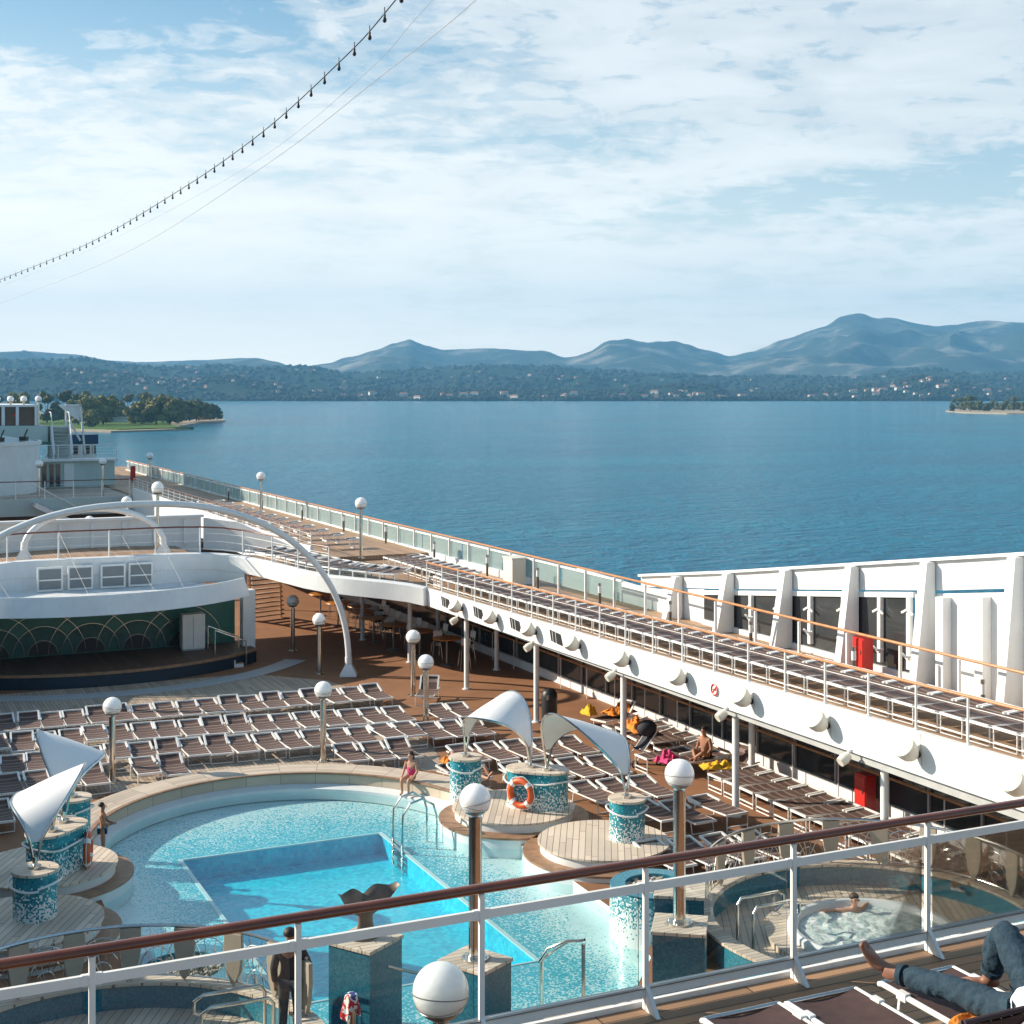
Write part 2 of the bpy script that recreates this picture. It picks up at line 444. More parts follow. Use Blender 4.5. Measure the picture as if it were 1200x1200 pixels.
def water_mat(name, tint, scale, strength, ior=1.33, dist=.03):
    m, nt, N, L, p = newmat(name); N.remove(p)
    co = position(nt)
    h = mth(nt, 'ADD', noise_tex(nt, vscale(nt, co, (1, 1.6, 1)), scale, 3, .5, .6), mth(nt, 'MULTIPLY', noise_tex(nt, co, scale * 3.3, 2), .3))
    b = N.new('ShaderNodeBump'); b.inputs['Strength'].default_value = strength; b.inputs['Distance'].default_value = dist
    L.new(h, b.inputs['Height'])
    t = N.new('ShaderNodeBsdfTransparent'); t.inputs[0].default_value = c4(tint)
    g = N.new('ShaderNodeBsdfGlossy'); g.inputs['Roughness'].default_value = .03; L.new(b.outputs[0], g.inputs['Normal'])
    fr = N.new('ShaderNodeFresnel'); fr.inputs[0].default_value = ior
    mx = N.new('ShaderNodeMixShader'); L.new(mth(nt, 'MINIMUM', fr.outputs[0], .13), mx.inputs[0])
    L.new(t.outputs[0], mx.inputs[1]); L.new(g.outputs[0], mx.inputs[2]); L.new(mx.outputs[0], N['Material Output'].inputs[0])
    return m
M['water'] = water_mat('pool_water', (.80, .97, .985), 2.2, .5)
M['water2'] = water_mat('whirlpool_water', (.72, .88, .86), 5.0, 1.0)

def sea_mat():
    m, nt, N, L, p = newmat('sea_water')
    co = position(nt)
    a = noise_tex(nt, vscale(nt, co, (.9, 1.5, 1)), .16, 5, .62, .3)
    b = noise_tex(nt, co, .9, 4, .6)
    big = noise_tex(nt, vscale(nt, co, (.35, 1.0, 1)), .010, 6, .6, .4)
    L.new(mixrgb(nt, ramp(nt, big, [(.35, 0), (.65, 1)]), (.003, .145, .26), (.012, .24, .37)), p.inputs['Base Color'])
    p.inputs['Roughness'].default_value = .12; p.inputs['IOR'].default_value = 1.33; p.inputs['Specular IOR Level'].default_value = .28
    bump(nt, p, mth(nt, 'MULTIPLY', mth(nt, 'ADD', a, mth(nt, 'MULTIPLY', b, .22)), ramp(nt, big, [(.3, .45), (.7, 1)])), 1.0, 5.5)
    return m
M['sea'] = sea_mat()

def terrain_mat(name, c1, c2, c3, scale):
    m, nt, N, L, p = newmat(name)
    co = position(nt)
    f = noise_tex(nt, co, scale, 6, .6)
    cc = ramp(nt, f, [(.30, c1), (.52, c2), (.72, c3)])
    L.new(cc, p.inputs['Base Color']); p.inputs['Roughness'].default_value = .95; p.inputs['Specular IOR Level'].default_value = .1
    return m
M['mount'] = terrain_mat('mountain_scrub', (.026, .038, .034), (.06, .068, .055), (.38, .34, .28), .0032)
M['hill'] = terrain_mat('wooded_hill', (.010, .024, .014), (.018, .034, .018), (.04, .055, .028), .006)
M['lawn'] = terrain_mat('lawn', (.05, .10, .02), (.09, .16, .03), (.13, .18, .05), .05)
M['sand'] = mat('shore_sand', (.34, .28, .20), .9, var=.2, scale=.1)
M['leaf1'] = mat('olive_foliage', (.24, .21, .06), .8, var=.35, scale=.25)
M['leaf2'] = mat('deep_green_foliage', (.13, .135, .045), .8, var=.35, scale=.25)
M['leaf3'] = mat('far_woodland', (.008, .019, .011), .9, var=.6, scale=.006)
M['bark'] = mat('bark', (.08, .055, .04), .9, var=.3)
M['wallw'] = mat('house_render', (.70, .66, .58), .8, var=.1, scale=.05)
M['wallp'] = mat('house_terracotta', (.55, .36, .26), .8, var=.1, scale=.05)
M['roof'] = mat('roof_tiles', (.36, .15, .08), .8, var=.2, scale=.2)
# ---------------------------------------------------------------- camera, light, sky, air
cam = bpy.data.objects.new('camera', bpy.data.cameras.new('camera')); COL.objects.link(cam)
cam.location = (0, 0, 10.2); cam.rotation_euler = (R(90), 0, R(-25))
cam.data.sensor_width = 36; cam.data.lens = 36 * 1700 / 1200
cam.data.shift_y = -(600 - 458) / 1200
cam.data.clip_start = .1; cam.data.clip_end = 60000
scene.camera = cam
CA, SA = math.cos(R(25)), math.sin(R(25))
def W(X, Y, Z=0.0):
    """metres right of / ahead of the camera -> ship axes"""
    return (X * CA + Y * SA, -X * SA + Y * CA, Z)

EL = R(27)
LH = Vector((.82, -.57)).normalized()          # where the light travels
to_sun = Vector((-LH.x * math.cos(EL), -LH.y * math.cos(EL), math.sin(EL)))
sun = bpy.data.objects.new('sun', bpy.data.lights.new('sun', 'SUN')); COL.objects.link(sun)
sun.data.energy = 5.0; sun.data.angle = R(.5); sun.data.color = (1.0, .88, .72)
sun.rotation_euler = to_sun.to_track_quat('Z', 'Y').to_euler()
sun.location = (-40, 60, 60)

w = bpy.data.worlds.new('World'); scene.world = w; w.use_nodes = True
nt = w.node_tree; N = nt.nodes; L = nt.links
bg = N['Background']
sky = N.new('ShaderNodeTexSky'); sky.sky_type = 'NISHITA'; sky.sun_disc = False
sky.sun_elevation = EL; sky.sun_rotation = math.atan2(to_sun.x, to_sun.y)
sky.air_density = 1.0; sky.dust_density = 1.5; sky.ozone_density = 2.0
tc = N.new('ShaderNodeTexCoord')
rot = N.new('ShaderNodeVectorRotate'); rot.rotation_type = 'Z_AXIS'; rot.inputs['Angle'].default_value = R(25)
L.new(tc.outputs['Generated'], rot.inputs['Vector'])
sp = N.new('ShaderNodeSeparateXYZ'); L.new(rot.outputs[0], sp.inputs[0])
zz = mth(nt, 'MAXIMUM', sp.outputs[2], 0.0)
dz = mth(nt, 'ADD', zz, .16)
cb = N.new('ShaderNodeCombineXYZ')
L.new(mth(nt, 'DIVIDE', sp.outputs[0], dz), cb.inputs[0]); L.new(mth(nt, 'DIVIDE', sp.outputs[1], dz), cb.inputs[1])
P0 = cb.outputs[0]
def shifted(v, off, sc):
    a = N.new('ShaderNodeMapping'); L.new(v, a.inputs['Vector']); a.inputs['Location'].default_value = off; a.inputs['Scale'].default_value = sc
    return a.outputs[0]
def gap(cx_, cz_, rx, rz, tilt=0.0):
    """a clearer stretch of sky round one bearing: 1 inside, fading out"""
    dx = mth(nt, 'SUBTRACT', sp.outputs[0], cx_)
    dzz = mth(nt, 'SUBTRACT', mth(nt, 'SUBTRACT', zz, cz_), mth(nt, 'MULTIPLY', dx, tilt))
    q = mth(nt, 'ADD', mth(nt, 'POWER', mth(nt, 'ABSOLUTE', mth(nt, 'DIVIDE', dx, rx)), 2.0), mth(nt, 'POWER', mth(nt, 'ABSOLUTE', mth(nt, 'DIVIDE', dzz, rz)), 2.0))
    return mth(nt, 'DIVIDE', 1.0, mth(nt, 'ADD', 1.0, mth(nt, 'MULTIPLY', q, q)))
n_big = noise_tex(nt, shifted(P0, (3.1, 1.7, 0), (.7, .8, 1)), 1.0, 3, .5, .3)
n_mid = noise_tex(nt, shifted(P0, (7.3, 2.2, 0), (1.5, 1.9, 1)), 1.9, 8, .62, .4)
n_fin = noise_tex(nt, shifted(P0, (1.3, 9.2, 0), (1.6, 1.9, 1)), 6.5, 7, .62, .5)
cov = mth(nt, 'ADD', mth(nt, 'MULTIPLY', n_big, .50), mth(nt, 'MULTIPLY', n_mid, .75))
cov = mth(nt, 'ADD', cov, mth(nt, 'MULTIPLY', n_fin, .80))
cov = mth(nt, 'ADD', cov, -.005)
cov = mth(nt, 'SUBTRACT', cov, mth(nt, 'MULTIPLY', gap(-.26, .245, .11, .045), .22))
cov = mth(nt, 'SUBTRACT', cov, mth(nt, 'MULTIPLY', gap(.26, .135, .20, .016, .09), .38))
cov = mth(nt, 'SUBTRACT', cov, mth(nt, 'MULTIPLY', gap(.02, .163, .10, .016, .0), .16))
back = mth(nt, 'MULTIPLY', mth(nt, 'SUBTRACT', .35, sp.outputs[1]), 1.2, clamp=True)          # clearer sky behind the viewer and overhead
high = mth(nt, 'MULTIPLY', mth(nt, 'SUBTRACT', zz, .34), 2.5, clamp=True)
clear = mth(nt, 'MAXIMUM', back, high)
cov = mth(nt, 'SUBTRACT', cov, mth(nt, 'MULTIPLY', clear, .30))
cloud = ramp(nt, cov, [(.75, 0), (.89, .55), (1.02, 1)])
cloud.node.color_ramp.interpolation = 'EASE'
veil = mth(nt, 'POWER', mth(nt, 'SUBTRACT', 1.0, mth(nt, 'MULTIPLY', zz, 3.1), clamp=True), 2.0)
side = mth(nt, 'SUBTRACT', 1.0, mth(nt, 'MULTIPLY', mth(nt, 'ADD', sp.outputs[0], .30), 1.3), clamp=True)   # hazier towards the sun
veil = mth(nt, 'MULTIPLY', veil, mth(nt, 'ADD', .46, mth(nt, 'MULTIPLY', side, .62)), clamp=True)
ccol = ramp(nt, n_mid, [(.32, (4.9, 5.3, 5.6)), (.62, (7.3, 7.4, 7.3))])
skyc = mixrgb(nt, 1.0, sky.outputs[0], (.72, 1.02, 1.05), 'MULTIPLY')
c1_ = mixrgb(nt, mth(nt, 'MULTIPLY', cloud, .80), skyc, ccol)
veil = mth(nt, 'MULTIPLY', veil, mth(nt, 'SUBTRACT', 1.0, mth(nt, 'MULTIPLY', back, .75)))
L.new(mixrgb(nt, veil, c1_, (17.0, 15.2, 12.6)), bg.inputs['Color'])
bg.inputs['Strength'].default_value = .085

vs = scene.view_settings; vs.view_transform = 'Standard'; vs.look = 'None'; vs.exposure = 0.80; vs.gamma = 1.0; vs.use_curve_mapping = False
scene.cycles.max_bounces = 8; scene.cycles.transparent_max_bounces = 16
scene.cycles.volume_bounces = 0; scene.cycles.caustics_reflective = False; scene.cycles.caustics_refractive = False
scene.cycles.sample_clamp_indirect = 6.0

# air
hz = MB(); hz.prism([W(*p)[:2] for p in ((-11000, -420), (11000, -420), (11000, 13500), (-11000, 13500))], SEA - 1.2, 900)
ho = hz.build('haze', bpy.data.materials.new('haze_air'), smooth=False)
hm = ho.data.materials[0]; hm.use_nodes = True; hn = hm.node_tree
hn.nodes.remove(hn.nodes['Principled BSDF'])
pv = hn.nodes.new('ShaderNodeVolumePrincipled'); pv.inputs['Color'].default_value = (.21, .56, .93, 1)
pv.inputs['Density'].default_value = 9.0e-5; pv.inputs['Anisotropy'].default_value = .0
hn.links.new(pv.outputs[0], hn.nodes['Material Output'].inputs['Volume'])
tag(ho, 'pale blue air between the ship and the far hills', 'haze', kind='stuff')

# ---------------------------------------------------------------- sea and land
mb = MB()
mb.sheet([W(-10500, -350)[:2], W(10500, -350)[:2], W(10500, 13200)[:2], W(-10500, 13200)[:2]], SEA)
tag(mb.build('sea', M['sea'], smooth=False), 'blue rippled sea', None, kind='structure')

def interp(pr, x):
    if x <= pr[0][0]: return pr[0][1]
    for (a, b), (c, d) in zip(pr, pr[1:]):
        if x <= c:
            t = (x - a) / (c - a); t = t * t * (3 - 2 * t) * .5 + t * .5
            return b + (d - b) * t
    return pr[-1][1]

def ridge_fn(D, front, back, prof, rough, seed, freq):
    def z_at(px, k):
        """k 0 = water's edge, 1 = crest, 2 = far foot"""
        Y = D - front * (1 - k) if k <= 1 else D + back * (k - 1)
        h = (458 - interp(prof, px)) * D / 1700 + 30
        X = (px - 600) / 1700 * Y
        s = math.sin(min(k, 1) * math.pi / 2) ** 1.15 if k <= 1 else max(0, 1 - (k - 1) ** 1.6)
        p = Vector((X * freq, Y * freq, seed))
        f = noise.fractal(p, 1.0, 2.0, 5)
        g = abs(noise.noise(p * 2.2)) * 1.2
        z = SEA - .6 + h * s * (1 + rough * (f * .6 - g * .7) * (4 * s * (1 - s) + .12)) + rough * h * .05 * f * s
        return X, Y, z
    return z_at

def ridge(name, zf, material, x0, x1, nx, nk):
    mb = MB()
    def fn(u, v):
        X, Y, z = zf(x0 + (x1 - x0) * u, v * 1.6)
        return W(X, Y, z)
    mb.grid(fn, nx, nk)
    return tag(mb.build(name, material, fix=False), None, None, kind='structure')

PR_M = [(-400, 420), (-100, 418), (0, 414), (40, 414), (80, 417), (130, 425), (170, 426), (230, 423), (300, 421), (325, 425), (345, 432), (385, 428), (410, 422), (440, 414), (465, 409), (480, 405), (497, 410), (520, 415), (570, 413), (640, 413), (662, 419), (690, 417), (715, 409), (735, 408), (750, 411), (790, 408), (830, 411), (855, 418), (880, 412), (920, 399), (950, 393), (968, 390), (985, 382), (1010, 378), (1030, 382), (1060, 381), (1100, 382), (1150, 383), (1200, 384), (1400, 380), (1600, 400)]
PR_H = [(-400, 422), (0, 424), (60, 421), (100, 422), (150, 428), (200, 433), (280, 431), (340, 431), (365, 429), (400, 438), (460, 437), (540, 431), (640, 430), (700, 434), (760, 440), (850, 443), (900, 441), (1000, 444), (1060, 436), (1090, 434), (1130, 440), (1200, 438), (1600, 438)]
PR_S = [(-400, 438), (0, 436), (60, 431), (110, 432), (150, 438), (200, 446), (240, 443), (275, 441), (310, 448), (360, 457), (400, 460), (440, 457), (460, 459), (520, 456), (600, 457), (700, 458), (730, 458), (760, 455), (800, 450), (835, 452), (855, 461), (900, 461), (960, 459), (1030, 452), (1080, 441), (1120, 447), (1150, 456), (1200, 457), (1600, 455)]
Z_M = ridge_fn(11500, 4600, 2000, PR_M, .75, 3.3, .0008)
Z_H = ridge_fn(6900, 2100, 1500, PR_H, .6, 8.1, .0018)
Z_S = ridge_fn(4900, 640, 500, PR_S, .25, 5.7, .003)
ridge('mountains', Z_M, M['mount'], -420, 1620, 620, 120)
ridge('hills', Z_H, M['hill'], -420, 1620, 360, 46)
ridge('shore_terrain', Z_S, M['hill'], -420, 1620, 360, 30)

# woodland on the far shore: one mass of bushy crowns
mb = MB()
ICO = []
b = bmesh.new(); bmesh.ops.create_icosphere(b, subdivisions=1, radius=1); b.verts.ensure_lookup_table()
ICO = ([v.co.copy() for v in b.verts], [tuple(v.index for v in f.verts) for f in b.faces]); b.free()
def blob(mb, c, r, sq=.8):
    o = rnd.random() * 6.28; ca, sa = math.cos(o), math.sin(o)
    vs = []
    for p in ICO[0]:
        k = r * (1 + rnd.uniform(-.3, .3))
        vs.append((c[0] + (p.x * ca - p.y * sa) * k, c[1] + (p.x * sa + p.y * ca) * k, c[2] + p.z * k * sq))
    mb.add(vs, ICO[1])
for zf, n, klo, khi, rlo, rhi in ((Z_S, 4200, .02, 1.05, 5, 12), (Z_H, 3800, .1, 1.05, 9, 20)):
    for i in range(n):
        px = rnd.uniform(-80, 1280); k = rnd.uniform(klo, khi)
        if noise.noise(Vector((px * .02, k * 4, 2.0))) < -.25 and k < .9: continue
        X, Y, z = zf(px, k)
        blob(mb, W(X, Y, z + 1), rnd.uniform(rlo, rhi))
for i in range(1300):                       # dark fringe along the water
    px = rnd.uniform(-80, 1280)
    X, Y, z = Z_S(px, .015 + rnd.random() * .05)
    r = rnd.uniform(4, 9) * (1.5 if noise.noise(Vector((px * .012, 7, 0))) > .0 else .8)
    blob(mb, W(X, Y, z + r * .5), r)
tag(mb.build('woodland', M['leaf3'], smooth=False, fix=False), 'dark woodland covering the far shore and its hills', 'woodland', kind='stuff')

# houses scattered on the far hills
def house_mesh(wall, wdt, dpt, hgt):
    mb = MB(); mb.box((0, 0, hgt / 2), (wdt, dpt, hgt))
    mb.mi = 1
    e = .6; h2 = hgt + dpt * .28
    mb.add([(-wdt / 2 - e, -dpt / 2 - e, hgt), (wdt / 2 + e, -dpt / 2 - e, hgt), (wdt / 2 + e, dpt / 2 + e, hgt), (-wdt / 2 - e, dpt / 2 + e, hgt), (-wdt / 2 + 2, 0, h2), (wdt / 2 - 2, 0, h2)],
           [(0, 1, 5, 4), (2, 3, 4, 5), (1, 2, 5), (3, 0, 4), (3, 2, 1, 0)])
    mb.mi = 2
    for kx in (-.3, 0, .3):
        for kz in ((.3, .7) if hgt > 7 else (.5,)):
            mb.box((kx * wdt, -dpt / 2 - .02, kz * hgt), (1.4, .08, 1.6))
    return mb.mesh('house', [wall, M['roof'], M['window']], smooth=False)
HM = [house_mesh(M['wallw'], 15, 9, 6), house_mesh(M['wallw'], 10, 8, 5), house_mesh(M['wallp'], 12, 9, 6), house_mesh(M['wallw'], 24, 11, 9)]
def place_house(zf, px, k, mi, label, group):
    X, Y, z = zf(px, k)
    o = bpy.data.objects.new('house', HM[mi]); COL.objects.link(o)
    o.location = W(X, Y, z + 3); o.rotation_euler = (0, 0, R(-25 + rnd.uniform(-35, 35)))
    tag(o, label, 'house', group)
for i in range(70):
    px = rnd.choice([rnd.gauss(90, 35), rnd.gauss(220, 40), rnd.uniform(0, 400)])
    place_house(Z_S if rnd.random() < .5 else Z_H, max(-20, px), rnd.uniform(.3, .9), rnd.choice([0, 1, 2, 1]), 'small pale house among trees on the wooded hill beyond the peninsula', 'houses on the hill beyond the peninsula')
for i in range(80):
    px = rnd.uniform(400, 960)
    if rnd.random() < .6: place_house(Z_S, px, rnd.uniform(.06, .35), rnd.choice([0, 1, 2, 3]), 'small pale house along the far shore in the middle of the bay', 'houses along the far shore')
    else: place_house(Z_H, px, rnd.uniform(.2, .7), rnd.choice([0, 1, 2]), 'small pale house along the far shore in the middle of the bay', 'houses along the far shore')
for i in range(60):
    px = rnd.choice([rnd.gauss(1080, 35), rnd.gauss(1060, 60), rnd.uniform(960, 1200)])
    if px > 1215: continue
    place_house(Z_S if rnd.random() < .7 else Z_H, px, rnd.uniform(.1, .75), rnd.choice([0, 3, 1, 2]), 'small white house on the low hill under the big mountain', 'houses under the big mountain')

# peninsula on the left, islet on the right
def land(name, pts, z, m, kind='structure'):
    mb = MB(); mb.prism([W(*p)[:2] for p in pts], SEA - .5, SEA + z)
    return tag(mb.build(name, m, smooth=False), None, None, kind=kind)
def gp(x, y): 
    Y = 1700 * 30 / (y - 458); return ((x - 600) / 1700 * Y, Y)
pen = [gp(-60, 503), gp(60, 505), gp(130, 507), (-245, 1105), gp(190, 505), gp(206, 504), gp(211, 500.5), gp(235, 496.5), gp(255, 495.5), gp(264, 493.5), gp(258, 491), gp(200, 488), gp(120, 486), gp(0, 484), gp(-60, 484)]
land('peninsula', pen, 1.2, M['sand'])
cx = sum(p[0] for p in pen) / len(pen); cy = sum(p[1] for p in pen) / len(pen)
lawn = [(p[0] + (cx - p[0]) * .02, p[1] + 10 + (cy - p[1]) * .05) for p in pen[:6]] + [gp(196, 499), gp(200, 495), gp(120, 492), gp(0, 490), gp(-60, 490)]
land('lawn', lawn, 1.9, M['lawn'])
isl = [gp(1108, 482.5), gp(1130, 484.3), gp(1180, 485.5), gp(1260, 486), gp(1280, 480), gp(1180, 478.5), gp(1125, 479.5)]
land('islet', isl, 1.6, M['sand'])

def tree_meshes(seed, leafm, h, cr, ch, lean=.0):
    rr = random.Random(seed)
    t = MB()
    base = Vector((0, 0, 0)); top = Vector((rr.uniform(-.6, .6), rr.uniform(-.6, .6), h - ch * .75))
    t.tube([base, base.lerp(top, .5) + Vector((rr.uniform(-.4, .4), rr.uniform(-.4, .4), 0)), top], [.55, .42, .3], 7)
    cl = []
    for i in range(13):
        a = rr.uniform(0, 6.28); rad = cr * rr.uniform(.3, .8); zc = h - ch * rr.uniform(.15, .88)
        e = Vector((math.cos(a) * rad, math.sin(a) * rad, zc)); cl.append((e, rr.uniform(.3, .52) * cr))
        t.tube([top.lerp(base, rr.uniform(0, .3)), top.lerp(e, .55) + Vector((0, 0, -.3)), e], [.2, .14, .06], 5)
    cl.append((Vector((0, 0, h - ch * .3)), cr * .5))
    lf = MB()
    for e, r in cl:
        for i in range(int(130 * (r / 2.2) ** 1.3)):
            d = Vector((rr.gauss(0, 1), rr.gauss(0, 1), rr.gauss(0, 1))).normalized()
            p = e + Vector((d.x, d.y, d.z * .7)) * r * rr.uniform(.55, 1.05)
            s = rr.uniform(.45, 1.0)
            u = Vector((rr.gauss(0, 1), rr.gauss(0, 1), rr.gauss(0, .7))).normalized(); v = u.cross(d)
            if v.length < .1: continue
            v.normalize()
            lf.add([p - u * s, p - v * s * .7, p + u * s, p + v * s * .7], [(0, 1, 2, 3)])
    return t.mesh('trunk', M['bark']), lf.mesh('crown', leafm, smooth=False, fix=False)
TM = [tree_meshes(1, M['leaf1'], 17, 7.5, 17), tree_meshes(2, M['leaf2'], 19, 7, 19), tree_meshes(3, M['leaf1'], 14, 7, 14), tree_meshes(4, M['leaf2'], 12, 6, 12)]
def tree(X, Y, k, sc, label, group, z=1.3):
    o = thing('tree', label, 'tree', W(X, Y, SEA + z), rnd.uniform(0, 6.28), group)
    for nm, me in zip(('trunk', 'crown'), TM[k]):
        c = bpy.data.objects.new(nm, me); COL.objects.link(c); c.parent = o
    o.scale = (sc, sc, sc * rnd.uniform(.92, 1.08))
    return o
for px, dy, k, sc in [(-10, 500, 1, 1.2), (22, 499, 0, 1.3), (55, 498, 1, 1.25), (76, 497, 1, 1.25), (92, 500, 0, 1.1), (97, 495, 1, 1.3), (109, 501.5, 0, 1.15), (121, 500, 0, 1.25), (129, 497, 2, 1.2), (140, 494, 1, 1.0), (104, 503, 2, .8),
                      (158, 499, 2, 1.1), (166, 500, 0, 1.05), (174, 498, 1, 1.1), (183, 500, 0, 1.2), (191, 498, 1, 1.1), (199, 500, 0, 1.15), (206, 498, 2, 1.2), (213, 496.5, 1, 1.0), (222, 496, 0, 1.0), (230, 495.5, 1, 1.0), (238, 495, 2, 1.0), (246, 494.5, 3, 1.1), (254, 494, 3, 1.0), (150, 490, 1, 1.2), (170, 489, 1, 1.2), (195, 490, 0, 1.2)]:
    X, Y = gp(px, dy)
    tree(X, Y, k, sc * 1.22, 'leafy olive green tree in the grove on the near peninsula' if k in (0, 2) else 'deep green tree in the grove on the near peninsula', 'olive green trees on the peninsula' if k in (0, 2) else 'deep green trees on the peninsula', 2)
for i in range(22):
    px = 1114 + i * 5 + rnd.uniform(-2, 2); X, Y = gp(px, rnd.uniform(480.5, 483.3))
    k = rnd.choice([1, 3, 3]); tree(X, Y, k, rnd.uniform(.85, 1.15) * (.8 if i < 2 else 1.1), 'dark low tree on the small islet at the right edge of the bay', 'trees on the islet', 1.7)
for px, dy, w_ in ((147, 497, 26), (151, 493.5, 18)):
    X, Y = gp(px, dy); hb = thing('house', ['', 'low white pavilion with a grey roof between the trees on the peninsula lawn', 'small white house behind the low pavilion on the peninsula'][1 if w_ == 26 else 2], 'house', W(X, Y, SEA + 1.9), R(-25))
    mb = MB(); mb.b2((-w_ / 2, -5, 0), (w_ / 2, 5, 4)); m0 = MB(); m0.b2((-w_ / 2 - 1, -6, 4), (w_ / 2 + 1, 6, 4.6))
    c = link('wall', mb.mesh('wall', M['wallw'], False)); c.parent = hb
    c = link('roof', m0.mesh('roof', M['grey'], False)); c.parent = hb
# ---------------------------------------------------------------- the ship: deck, pool, galleries
def arc(cx, cy, rx, ry, a0, a1, n):
    return [(cx + rx * math.cos(R(a0 + (a1 - a0) * i / n)), cy + ry * math.sin(R(a0 + (a1 - a0) * i / n))) for i in range(n + 1)]
POOL = arc(9.4, 31.6, 4.55, 4.95, 0, 180, 40) + [(4.8, 27.5), (5.0, 24.6), (6.4, 22.4), (7.4, 21.6), (9.4, 21.45), (12.3, 21.45), (13.3, 22.6), (13.85, 24.8), (13.95, 28)]
TANK = [(7.0, 24.05), (11.75, 24.05), (11.75, 32.6), (7.0, 32.6)]
DECK = [(-5.4, -4), (24.4, -4), (24.4, 135), (-5.4, 135)]
mb = MB(); mb.sheet(DECK, 0.0, [POOL]); tag(mb.build('pool_deck', M['deck'], smooth=False), None, None, kind='structure')
# planked area before the stage and between the rows
mb = MB()
pl = [(2.0, 37.2), (5.2, 36.6), (6.2, 37.6), (9.4, 38.1), (12.6, 37.4), (14.8, 36.0), (15.5, 38.5), (16.3, 45.5), (15.7, 49.0), (13.5, 51.4), (2.0, 51.4)]
mb.sheet(pl, .004); tag(mb.build('deck_planking', M['plank'], smooth=False), None, None, kind='structure')
mb = MB()
st = [(CL + (x - CL), y) for x, y in arc(8.7, 58.8, 9.0, 9.0, 218, 322, 30)]
mb.sweep([(x, y, .01) for x, y in st], [(-.42, -.005), (.42, -.005), (.42, .012), (-.42, .012)])
tag(mb.build('paved_strip', M['grey'], smooth=False), None, None, kind='structure')
# hull
mb = MB(); mb.walls([(24.5, -6), (24.5, 135), (-5.6, 135), (-5.6, -6)], SEA - .5, -.02)
tag(mb.build('ship_hull', M['white'], smooth=False), 'white hull of the ship under the decks', 'ship hull', kind='structure')

# pool: a thing with its floor, tank, lip, rim and water
pool = thing('swimming_pool', 'round blue mosaic pool with a deep square tank and a raised teak rim', 'pool', (9.4, 29, 0))
mb = MB(); mb.sheet(POOL, -.32, [TANK]); mb.walls(POOL, -.32, .004, flip=True); mb.build('pool_floor', M['poolfloor'], pool, smooth=False, fix=False)
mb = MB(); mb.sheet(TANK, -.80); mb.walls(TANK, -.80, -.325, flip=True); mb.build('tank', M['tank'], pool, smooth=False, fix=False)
mb = MB(); mb.sweep([(x, y, -.318) for x, y in TANK], [(-.05, -.02), (.05, -.02), (.05, .012), (-.05, .012)], closed=True); mb.build('tank_edge', M['ring'], pool, smooth=False)
mb = MB(); mb.sheet([(x, y) for x, y in POOL], -.10); mb.build('pool_water', M['water'], pool, smooth=False, fix=False)
far = arc(9.4, 31.6, 4.55, 4.95, -8, 188, 60)
mb = MB(); mb.sweep([(x, y, 0) for x, y in far], [(-.01, -.3), (.22, -.3), (.22, -.03), (-.01, .05)]); mb.build('pool_lip', M['ring'], pool)
mb = MB(); mb.sweep([(x, y, 0) for x, y in far], [(-.92, 0), (-.02, 0), (-.02, .30), (-.92, .33)]); mb.build('rim_bench', M['rim'], pool, bevel=.02)
mb = MB(); mb.sweep([(x, y, .305) for x, y in far], [(-.07, 0), (.03, 0), (.03, .035), (-.07, .035)]); mb.build('rim_nosing', M['wood'], pool)

# stepping discs, mosaic columns and sails on both sides of the pool
def disc(cx, cy, r, label, mplank):
    o = thing('round_step', label, 'step', (cx, cy, -.3))
    mb = MB(); mb.lathe([(0, -.32), (r, -.32), (r, .10), (0, .10)], (cx, cy, 0), 48); mb.build('lower_tier', M['ring'], o)
    mb = MB(); mb.lathe([(r * .74, .104), (r + .03, .104), (r + .03, .15), (r * .74, .15)], (cx, cy, 0), 48); mb.build('lower_tread', M['wood'], o)
    mb = MB(); mb.lathe([(0, .1), (r * .80, .1), (r * .80, .33), (0, .33)], (cx, cy, 0), 48); mb.build('upper_tier', M['ring'], o)
    mb = MB(); mb.lathe([(0, .334), (r * .83, .334), (r * .83, .375), (0, .375)], (cx, cy, 0), 48); mb.build('upper_tread', mplank, o)
disc(14.55, 31.1, 1.75, 'round two-tier teak step by the mosaic column nearest the girl', M['plankd'])
disc(15.25, 27.95, 1.75, 'sunlit round two-tier teak step beside the right-hand end sail column', M['plankd'])
disc(3.95, 31.35, 1.75, 'shaded round two-tier teak step behind the boy in blue trunks', M['plankd'])
disc(3.15, 28.2, 1.75, 'shaded round teak step under the front left mosaic column', M['plankd'])

def column(cx, cy, r, ln, rz, label, ring=False, ringside=0):
    """mosaic drum; ln stretches it into a rounded oblong"""
    o = thing('mosaic_column', label, 'column', (cx, cy, -.3))
    def outline(rr):
        pts = arc(ln / 2, 0, rr, rr, -90, 90, 16) + arc(-ln / 2, 0, rr, rr, 90, 270, 16)
        ca, sa = math.cos(rz), math.sin(rz)
        return [(cx + x * ca - y * sa, cy + x * sa + y * ca) for x, y in pts]
    mb = MB(); mb.prism(outline(r), -.32, 1.22); mb.build('mosaic_drum', M['mosz'], o)
    mb = MB(); mb.prism(outline(r + .03), 1.224, 1.275); mb.build('teak_top', M['planky'], o, bevel=.012)
    mb = MB(); q = outline(r + .07); h = len(q)
    mb.tube([(x, y, 1.02 + .05 * math.sin(i * .35)) for i, (x, y) in enumerate(q)], .022, 6, closed=True); mb.build('rope', M['white2'], o)
    return o
RS = [(13.95, 32.6), (15.05, 30.85), (15.75, 27.8)]
LS = [(4.72, 33.0), (4.1, 30.85), (3.38, 28.35)]
column(*RS[0], .385, 0, 0, 'slim blue mosaic column beside the girl in pink')
